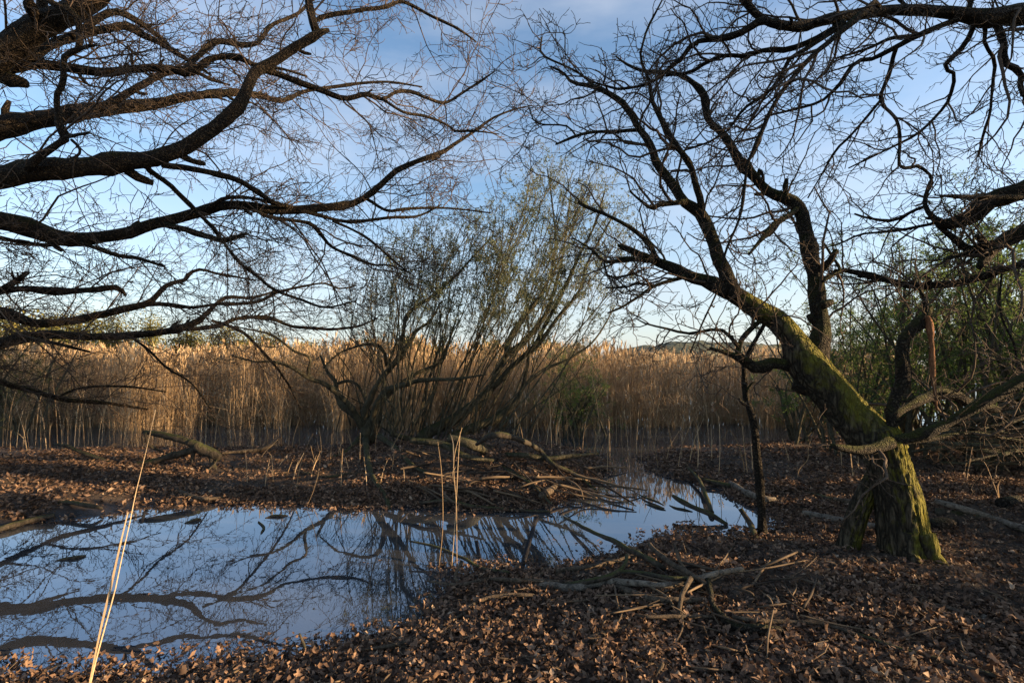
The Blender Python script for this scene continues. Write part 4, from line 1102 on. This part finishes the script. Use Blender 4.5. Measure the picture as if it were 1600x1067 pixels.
for grp, lab, n, xr, yr, hr in (('reeds behind the island on the left', 'thin pale reed standing in the strip of water behind the left island', 60, (-10, 470), (694, 718), (55, 135)), ('reeds by the channel', 'thin pale reed standing in the channel mouth right of the willow', 34, (800, 1120), (692, 745), (50, 110)), ('stalks on the island', 'short dry stalk poking out of the island leaf litter', 26, (380, 640), (712, 780), (30, 80))):
    for k in range(n):
        x = xr[0] + (xr[1] - xr[0]) * (k + 0.8 * r.random()) / n; y = yr[0] + (yr[1] - yr[0]) * r.random() ** 1.3
        h = hr[0] + (hr[1] - hr[0]) * r.random(); ln = 14 * r.normal()
        b_ = g(x, y, 0.0)
        b_[2] = max(-0.02, height(b_[0], b_[1])[0] - 0.02)
        w = 1.3 + 0.9 * r.random()
        reed_stem('reed', [(x, y + 1, w), (x + ln * 0.3, y - h * 0.5, w), (x + ln, y - h, w * 0.6)], b_[1], b_[1] + 0.15 * r.normal(), lab + ', %s from left' % nth(k), grp, blades=1 if r.random() < 0.6 else 2, seed=400 + k)

# ================================================================== fallen wood
B = 'fallen_branch'
def fallen(name, trace, label, mat='stick', lift=0.0, cat='branch', group=None, side=None, k=9, rough=0.3, zoff=None, rfreq=9, twigs=0, seed=0):
    """a branch lying on the ground along a traced line; lift = metres above the soil per point (number or list)"""
    n = len(trace); pts = []
    lf = np.full(n, lift, float) if np.isscalar(lift) else np.asarray(lift, float)
    for i, (x, y, w) in enumerate(trace):
        z = 0.1
        for _ in range(4):
            p = g(x, y, z); rad = max(0.0025, 0.5 * w * p[1] / F)
            z = max(0.0, float(height(p[0], p[1])[0])) + rad * 0.7 + lf[i]
        p = g(x, y, z)
        pts.append(np.r_[p, rad])
    cp = np.array(pts)
    if name == B and cp[:, 1].mean() < 5.0: cp[:, 3] *= 1.3
    L_ = np.linalg.norm(np.diff(cp[:, :3], axis=0), axis=1).sum()
    q = spline(cp, int(max(10, min(60, L_ / 0.04))))
    q[:, :3] += np.stack([fbm(q[:, :3] * 6 + 13 * c, 2) - 0.36 for c in range(3)], 1) * np.minimum(q[:, 3:4] * 1.2, 0.02)
    q[:, 3] = np.maximum(q[:, 3], 0.0025)
    geo = Geo(); tubes(geo, q[:, :3], q[:, 3], k, cap=True, rough=rough, rfreq=rfreq)
    if twigs:
        root = thing(name, q[0, :3], label, cat, group)
        link('stem', geo.mesh('stem'), M[mat], root)
        Pq, Rq = grow([(q[:, :3], q[:, 3])], twigs, 0.12, 0.5, 6, ang=(25, 60), wob=0.15, bias=(0, 0, 0.1), rmin=0.002, seed=seed)
        for a_ in range(len(Pq)):
            geo = Geo(); tubes(geo, Pq[a_], Rq[a_], 5)
            link('side_twig', geo.mesh('side_twig'), M[mat], root)
        return root
    o = link(name, geo.mesh(name), M[mat])
    return tag(o, label, cat, group)

B = 'fallen_branch'
fallen(B, [(802, 919, 4), (858, 914, 8), (891, 919, 9), (946, 910, 9), (1004, 912, 7), (1038, 914, 6), (1071, 908, 6), (1115, 897, 7), (1160, 888, 5)], 'long barkless branch with orange end lying across the brush pile', 'birch', [0, .02, .03, .04, .05, .05, .06, .08, .1])
fallen(B, [(960, 900, 4), (973, 894, 5), (1015, 898, 5), (1049, 903, 5), (1085, 903, 5)], 'dark branch lying just above the long barkless one in the brush pile', 'dead_dark', .07)
fallen(B, [(960, 914, 7), (975, 921, 8), (1015, 934, 8), (1060, 938, 7), (1104, 937, 6)], 'grey branch curving below the long barkless one in the brush pile', 'dead', .02)
fallen(B, [(882, 808, 3), (930, 833, 5), (960, 846, 6), (982, 858, 7), (1009, 872, 7), (1040, 890, 6)], 'dark branch sloping from the water into the brush pile', 'dead_dark', [.03, .1, .12, .12, .1, .06])
fallen(B, [(1015, 850, 5), (1022, 859, 6), (1049, 881, 7), (1084, 899, 6), (1110, 915, 5)], 'straight grey branch slanting down right through the brush pile', 'dead', [.1, .1, .1, .08, .05])
fallen(B, [(1053, 850, 3), (1057, 862, 4), (1064, 881, 4), (1080, 900, 4)], 'short upright dead stick rising from the brush pile', 'dead', [.2, .16, .12, .06])
fallen(B, [(1079, 903, 6), (1070, 918, 5), (1064, 932, 5), (1062, 950, 5), (1059, 972, 3)], 'pale crooked stick hanging down the front of the brush pile', 'dead', [.1, .1, .08, .05, .0])
fallen('fallen_log', [(1106, 905, 8), (1110, 925, 9), (1111, 942, 9), (1127, 963, 11), (1150, 979, 13), (1182, 982, 14), (1222, 986, 14)], 'bent grey log with sawn right end before the brush pile', 'log', [.06, .05, .03, .02, .01, .01, .01], cat='log', k=14)
fallen(B, [(968, 945, 2), (1000, 962, 4), (1060, 963, 4), (1115, 963, 3)], 'thin straight branch below the brush pile left of the bent log', 'dead', .03)
fallen(B, [(1144, 963, 4), (1182, 969, 5), (1240, 972, 5), (1290, 975, 5), (1335, 990, 4)], 'long thin pale branch running right from behind the bent log', 'dead', .03)
fallen(B, [(1332, 988, 4), (1400, 1012, 6), (1460, 1028, 6), (1556, 1056, 5)], 'long dark branch lying on the leaves in the bottom right corner', 'dead_dark', .02)
fallen(B, [(670, 908, 2), (720, 913, 4), (764, 904, 4), (813, 907, 5), (880, 909, 4), (905, 912, 3)], 'slender branch at the pond edge left of the barkless branch', 'dead', .03, twigs=3, seed=3)
fallen(B, [(722, 876, 4), (711, 901, 5), (718, 912, 4)], 'short pale forked stub standing at the pond edge', 'dead', [.12, .04, .01])
fallen(B, [(640, 845, 2), (680, 854, 3), (724, 872, 4), (747, 886, 4), (797, 895, 4)], 'dark twig reaching left over the pond from the bank', 'dead_dark', [.12, .1, .06, .03, .02])
fallen(B, [(725, 960, 3), (731, 950, 4), (753, 937, 5), (791, 930, 5), (835, 930, 4)], 'grey branch curving on the leaves near the pond corner', 'dead', .02)
fallen(B, [(680, 996, 3), (689, 981, 4), (705, 970, 4), (722, 960, 3)], 'thin kinked twig at the near pond edge', 'dead', .02)
fallen(B, [(895, 1012, 7), (915, 1003, 9), (935, 994, 9), (960, 985, 8), (984, 976, 7)], 'short thick grey branch half buried in leaves below the brush pile', 'dead', .0)
fallen(B, [(870, 893, 4), (884, 890, 5), (935, 883, 5), (978, 871, 5), (1000, 866, 4)], 'orange lit branch along the water behind the brush pile', 'dead', .03)
fallen(B, [(880, 914, 4), (898, 912, 6), (946, 903, 6), (968, 892, 6), (977, 880, 5), (979, 866, 4)], 'curved branch bending upward at the left of the brush pile', 'dead_dark', [.03, .06, .08, .08, .1, .14])
fallen(B, [(1024, 1067, 6), (1029, 1050, 6), (1036, 1034, 5)], 'short thick stick standing out of the leaves at the bottom edge', 'dead', [.0, .03, .06])
fallen(B, [(480, 1028, 4), (474, 1008, 4), (467, 989, 2.5)], 'dark stick poking up from the pond at the near edge', 'dead_dark', [0, .04, .1])
fallen(B, [(560, 1016, 3), (620, 1006, 4), (665, 992, 4), (700, 985, 3)], 'slender branch along the near shore of the pond', 'dead', .02, twigs=4, seed=8)
fallen(B, [(1430, 940, 3), (1470, 946, 4), (1500, 955, 4), (1535, 965, 3)], 'curved twig on the leaves in front of the mossy bole', 'dead', .02)
fallen(B, [(1355, 865, 4), (1372, 880, 4), (1390, 895, 3)], 'pale stick leaning on the leaves at the foot of the mossy oak', 'dead', .03)
fallen('wood_chip', [(1530, 980, 9), (1534, 972, 10), (1538, 963, 8)], 'pale split wood chip lying on the leaves at lower right', 'birch', 0.0, cat='wood chip', k=6)
# logs by the oak
fallen('fallen_log', [(1140, 755, 8), (1150, 760, 10), (1171, 772, 10), (1195, 779, 10), (1210, 781, 9)], 'pale curved log crossing behind the dead sapling', 'birch', 0, cat='log', k=14)
fallen('fallen_log', [(1098, 749, 5), (1120, 755, 8), (1142, 760, 8)], 'black wet log end left of the pale curved log', 'dead_dark', 0, cat='log', k=12)
fallen('fallen_log', [(1256, 802, 10), (1291, 810, 12), (1324, 816, 12), (1372, 824, 12)], 'pale log lying behind the second leg of the oak', 'birch', 0, cat='log', k=14)
fallen('fallen_log', [(1304, 781, 10), (1330, 785, 10)], 'short sawn log with a bright orange side left of the oak', 'dead', 0, cat='log', k=14)
fallen('fallen_log', [(1258, 770, 7), (1280, 776, 8), (1300, 781, 8)], 'dark log touching the short orange sawn log', 'dead_dark', 0, cat='log', k=12)
fallen('fallen_log', [(1462, 783, 8), (1508, 796, 11), (1556, 812, 11), (1600, 827, 11), (1680, 853, 11)], 'long pale pole slanting down to the right edge behind the oak', 'birch', [.1, .06, .03, .02, 0], cat='log', k=14)
fallen('fallen_log', [(1462, 800, 12), (1500, 806, 14), (1530, 810, 12)], 'dark rotten log under the long pale pole', 'dead_dark', 0, cat='log', k=12)
fallen('fallen_log', [(1452, 822, 17), (1470, 820, 18), (1488, 817, 16)], 'short grey log end right of the mossy bole', 'log', 0, cat='log', k=16)
fallen('fallen_log', [(1566, 786, 17), (1580, 784, 18), (1594, 783, 16)], 'grey sawn log end near the right edge', 'log', 0, cat='log', k=16)
# wood in the channel
fallen(B, [(1052, 775, 5), (1060, 780, 8), (1087, 794, 8), (1109, 803, 9), (1136, 819, 6)], 'thick forked dead branch rising from the channel water', 'dead_dark', [.14, .13, .08, .05, .0], k=12)
fallen(B, [(1072, 728, 4), (1084, 740, 5), (1094, 753, 6), (1103, 775, 7), (1112, 800, 7)], 'curved dead limb meeting the forked branch in the channel', 'dead_dark', [.05, .06, .06, .05, .02], k=12)
fallen(B, [(1046, 789, 1), (1056, 793, 3), (1068, 795, 3.5), (1082, 799, 1.5)], 'short black stick floating left of the forked branch', 'dead_dark', 0)
fallen(B, [(996, 771, 1), (1010, 778, 3.5), (1024, 783, 4), (1038, 790, 1.5)], 'black stick floating in the middle of the channel', 'dead_dark', .01)
fallen(B, [(1008, 787, 1), (1020, 790, 3), (1030, 793, 3), (1040, 797, 1)], 'lower one of the two crossed black sticks in the channel', 'dead_dark', 0)
fallen(B, [(1157, 795, 5), (1164, 806, 6), (1173, 820, 7), (1180, 840, 8)], 'dark broken stub leaning beside the foot of the dead sapling', 'dead_dark', [.2, .14, .08, .0])
fallen(B, [(86, 876, 1), (100, 873, 3), (118, 871, 4), (134, 868, 2)], 'dark stick floating on the pond at the left', 'dead_dark', 0)
fallen(B, [(288, 817, 1), (298, 814, 4), (306, 812, 5), (314, 811, 2)], 'small dark wood lump floating near the island shore', 'dead_dark', 0)
fallen(B, [(414, 809, 1), (426, 806, 4), (438, 806, 4), (450, 805, 1)], 'dark drifting wood piece in front of the island tip', 'dead_dark', 0)
fallen(B, [(404, 815, 2), (412, 824, 3), (408, 832, 2)], 'tiny forked black twig floating below the drifting wood', 'dead_dark', 0)
# left island
dl = thing('driftwood_stump', g(325, 735, 0.15), 'mossy fallen stump with long arms lying on the left island', 'stump')
DS = g(325, 733, 0.12)[1]
for nm, tr, d1 in (('stem', [(296, 690, 14), (312, 700, 18), (328, 708, 19), (343, 716, 14)], 0), ('arm', [(306, 696, 13), (285, 687, 11), (262, 681, 11), (240, 677, 9), (224, 675, 7)], 0.1), ('twig', [(226, 676, 6), (231, 692, 5), (240, 700, 4), (256, 706, 2)], 0.1), ('arm', [(312, 699, 14), (290, 706, 12), (262, 714, 10), (235, 722, 9), (185, 728, 8), (160, 718, 7), (130, 708, 6), (105, 697, 6), (84, 694, 3)], 0.25), ('leg', [(303, 702, 8), (301, 715, 7), (300, 732, 7)], 0), ('leg', [(328, 708, 10), (332, 724, 10), (338, 738, 8)], -0.1), ('twig', [(343, 710, 2), (335, 725, 3), (320, 738, 2)], -0.2)):
    q = spline(path(tr, DS, DS + d1), 30); geo = Geo(); tubes(geo, q[:, :3], q[:, 3], 12, ref=(0.1, 1, 0.1), cap=True, rough=0.4, rfreq=8)
    link(nm, geo.mesh(nm), M['dead_dark'], dl)
fallen(B, [(345, 708, 4), (400, 703, 6), (423, 695, 7), (437, 683, 4)], 'forked pale branch between the stump and the willow', 'dead', [.02, .05, .1, .2], twigs=3, seed=5)
fallen(B, [(50, 788, 4), (100, 785, 6), (140, 790, 6), (160, 794, 4)], 'dark branch lying near the shore on the left island', 'dead_dark', 0)
fallen(B, [(-20, 832, 6), (20, 820, 7), (50, 812, 7), (85, 805, 5)], 'dark mossy branch on the shore at the left edge', 'dead_dark', .02)
fallen(B, [(275, 764, 4), (295, 773, 6), (325, 779, 5), (360, 774, 4), (400, 766, 3)], 'bent grey branch at the island waterline', 'dead', 0)
fallen(B, [(640, 688, 8), (692, 694, 11), (723, 711, 10), (771, 719, 7)], 'grey fallen willow limb behind the leaf mound', 'willow', [.25, .3, .3, .2], twigs=2, seed=11)
fallen(B, [(700, 684, 12), (743, 697, 14), (768, 708, 10), (819, 711, 8), (858, 716, 7), (889, 713, 6), (935, 708, 3)], 'long mossy fallen limb stretching right from the willow', 'willow', [.3, .25, .22, .2, .2, .22, .3], twigs=3, seed=12)
fallen(B, [(745, 694, 5), (771, 680, 6), (807, 685, 6), (841, 702, 7), (864, 725, 7), (903, 744, 6), (933, 768, 4)], 'arched dead branch dipping from the willow to the channel', 'dead_dark', [.3, .45, .4, .28, .15, .05, .0], twigs=2, seed=13)
fallen(B, [(768, 720, 5), (800, 738, 6), (832, 758, 5), (862, 788, 3)], 'thin dark branch sloping over the front of the leaf mound', 'dead_dark', .06)
fallen(B, [(845, 775, 9), (860, 766, 11), (870, 758, 7)], 'pale orange split branch on the tip of the island', 'dead', .0)
fallen(B, [(655, 785, 3), (700, 782, 5), (745, 792, 5), (800, 796, 4), (860, 800, 3)], 'dark branch lying in the shallows before the leaf mound', 'dead_dark', .0)
fallen(B, [(470, 738, 3), (510, 745, 4), (560, 740, 5), (620, 748, 4)], 'dark stick on the leaf litter left of the willow root', 'dead_dark', .0)
r = np.random.default_rng(64)
for k in range(46):
    x = 620 + 310 * (k + 0.8 * r.random()) / 46; y = 700 + 62 * r.random() + 0.05 * (x - 620); a = r.normal() * 0.5 + 0.35; ln = 35 + 75 * r.random()
    w = 1.6 + 2.6 * r.random()
    fallen('dead_stick', [(x, y, w), (x + ln * 0.5 * math.cos(a) + 5 * r.normal(), y + ln * 0.5 * math.sin(a) * 0.6, w), (x + ln * math.cos(a), min(790, y + ln * math.sin(a) * 0.6 + 4), w * 0.6)], 'thin dead stick in the brushwood at the foot of the willow, %s from left' % nth(k), 'stick', [.05 + .15 * r.random(), .1 * r.random() + .05, .03], cat='stick', group='sticks in the brushwood under the willow', k=5)
for k in range(44):
    x = 930 + 330 * (k + 0.8 * r.random()) / 44; y = 870 + 95 * r.random(); a = r.normal() * 0.9 + 0.3; ln = 40 + 100 * r.random(); w = 1.6 + 2.2 * r.random()
    fallen('dead_stick', [(x, y, w), (x + ln * 0.5 * math.cos(a) + 6 * r.normal(), y + ln * 0.5 * math.sin(a) * 0.6, w), (x + ln * math.cos(a), y + ln * math.sin(a) * 0.6, w * 0.6)], 'thin dry stick loose in or beside the near brush pile, %s from left' % nth(k), 'stick', [.02 + .06 * r.random(), .05, .02], cat='stick', group='loose sticks of the near brush pile', k=5)
for k in range(60):
    x = 380 + 1220 * (k + 0.8 * r.random()) / 60; y = 905 + 160 * r.random() if x > 720 else 1035 + 30 * r.random()
    a = r.random() * math.pi; ln = 18 + 55 * r.random(); w = 1.4 + 1.8 * r.random()
    fallen('dead_stick', [(x, y, w), (x + ln * 0.5 * math.cos(a) + 4 * r.normal(), y + ln * 0.5 * math.sin(a) * 0.6, w), (x + ln * math.cos(a), y + ln * math.sin(a) * 0.6, w * 0.6)], 'small dry twig on the brown leaves of the near bank, %s from left' % nth(k), 'stick', [.02, .03 + .03 * r.random(), .02], cat='stick', group='twigs scattered on the near bank', k=5)
for k in range(36):
    x = 1415 + 200 * (k + 0.8 * r.random()) / 36; y = 655 + 70 * r.random(); ln = 70 + 130 * r.random(); a = 0.12 * r.normal() - 0.1; d = 5.6 + 1.6 * r.random(); w = 3 + 5 * r.random()
    q = spline(path([(x, y, w), (x + ln * 0.5, y + ln * 0.5 * a + 6 * r.normal(), w), (x + ln, y + ln * a, w * 0.6)], d, d + 0.4 * r.normal()), 14)
    geo = Geo(); tubes(geo, q[:, :3], q[:, 3], 7, cap=True, rough=0.3)
    tag(link('brush_branch', geo.mesh('brush_branch'), M['willow']), 'dark mossy branch in the brushwood heap behind the oak, %s from left' % nth(k), 'branch', 'branches heaped behind the oak')

# ================================================================== fallen leaves
r = np.random.default_rng(70)
def sample_land(n, x0, x1, y0, y1, smin, rr):
    x = x0 + (x1 - x0) * rr.random(n); y = y0 + (y1 - y0) * rr.random(n)
    s = land(x, y)
    k = s > smin * rr.random(n) ** 2
    return x[k], y[k], s[k]
geo = Geo()
# near bank: lobed leaves
x, y, s = sample_land(105000, -3.6, 6.5, 2.1, 6.2, -0.28, r)
vis = np.abs(x) < y * 1.12 + 0.3
x, y, s = x[vis], y[vis], s[vis]
pat = fbm(np.c_[x * 1.3, y * 1.3, np.zeros(len(x)) + 4], 3)
k = r.random(len(x)) < np.clip((pat - 0.30) * 6, 0.25, 1)
x, y = x[k], y[k]
z = np.maximum(height(x, y), 0.002) + 0.006 + 0.035 * r.random(len(x)) ** 2
sz = 0.016 + 0.058 * r.random(len(x)) ** 2.2
var = r.integers(0, 7, len(x)); R3 = rot_random(len(x), r, 80)
# the 300 leaves that show largest become pieces of their own
dist = y
order = np.argsort(dist - sz * 6)
sel = order[:300]
mask = np.ones(len(x), bool); mask[sel] = False
lm = [mesh_from('leaf', t[0], [np.array(t[1])], True) for t in LOBED]
from mathutils import Matrix
for i in sel:
    o = link('leaf', lm[var[i]], M['leaf_dead'])
    mt = Matrix(R3[i].tolist()).to_4x4()
    o.matrix_world = Matrix.Translation((x[i], y[i], z[i] + 0.01)) @ mt @ Matrix.Scale(sz[i] * 1.1, 4)
    o.parent = ground
small = mask & (sz < 0.033)
scatter(geo, FOLDED, np.c_[x, y, z][small], R3[small], sz[small] * 1.5)
mask &= ~small
for v in range(7):
    kk = mask & (var == v)
    scatter(geo, LOBED[v], np.c_[x, y, z][kk], R3[kk], sz[kk])
# island and far bank: simple folded leaves
x, y, s = sample_land(260000, -10.5, 9.5, 5.0, 11.5, -0.22, r)
vis = np.abs(x) < y * 1.12 + 0.4
x, y = x[vis], y[vis]
pat = fbm(np.c_[x * 1.1, y * 1.1, np.zeros(len(x)) + 9], 3)
k = r.random(len(x)) < np.clip((pat - 0.28) * 5, 0.15, 1)
x, y = x[k], y[k]
z = np.maximum(height(x, y), 0.002) + 0.005 + 0.03 * r.random(len(x)) ** 2
scatter(geo, FOLDED, np.c_[x, y, z], rot_random(len(x), r, 100), 0.02 + 0.06 * r.random(len(x)) ** 1.5)
# crumbled fragments everywhere, and flecks adrift on the water
x, y, s = sample_land(100000, -4, 8, 2.1, 8.5, -0.05, r)
vis = np.abs(x) < y * 1.12 + 0.3
x, y = x[vis], y[vis]
scatter(geo, FOLDED, np.c_[x, y, np.maximum(height(x, y), 0.002) + 0.006], rot_random(len(x), r, 120), 0.010 + 0.03 * r.random(len(x)) ** 1.5)
x = -7 + 10 * r.random(9000); y = 2.4 + 7 * r.random(9000)
s = land(x, y)
pat = fbm(np.c_[x * 1.8, y * 1.8, np.zeros(len(x)) + 2], 3)
k = (s < -0.05) & (r.random(len(x)) < np.clip((pat - 0.5) * 3, 0.015, 0.5) * np.exp(s * 1.1))
x, y = x[k], y[k]
scatter(geo, FOLDED, np.c_[x, y, np.full(len(x), 0.004)], rot_random(len(x), r, 12), 0.012 + 0.03 * r.random(len(x)) ** 2)
o = link('leaf_litter', geo.mesh('leaf_litter', True), M['leaf_dead'])
tag(o, 'litter of curled brown oak leaves covering bank and island', 'leaves', kind='stuff')
# crumbs of bark, stalks and straw between the leaves
n = 9000
x, y, s = sample_land(n * 2, -4, 7, 2.1, 7.5, -0.1, r)
z = np.maximum(height(x, y), 0.002) + 0.012
a = r.random(len(x)) * 2 * math.pi; ln = 0.02 + 0.10 * r.random(len(x)) ** 2
dv = np.c_[np.cos(a), np.sin(a), 0.35 * r.normal(size=len(x))] * ln[:, None]
P = np.stack([np.c_[x, y, z], np.c_[x, y, z] + dv * 0.5 + 0.1 * ln[:, None] * r.normal(size=(len(x), 3)), np.c_[x, y, z] + dv], 1)
geo = Geo(); tubes(geo, P, np.tile((0.0012 + 0.002 * r.random(len(x)))[:, None], (1, 3)), 3)
o = link('twig_litter', geo.mesh('twig_litter'), M['stick']); tag(o, 'crumbs of broken twigs and straw among the leaves', 'litter', kind='stuff')

#print('TRIS', sum(sum(len(p.vertices) - 2 for p in m.polygons) if len(m.polygons) < 5 else int(len(m.loops) - 2 * len(m.polygons)) for m in bpy.data.meshes))
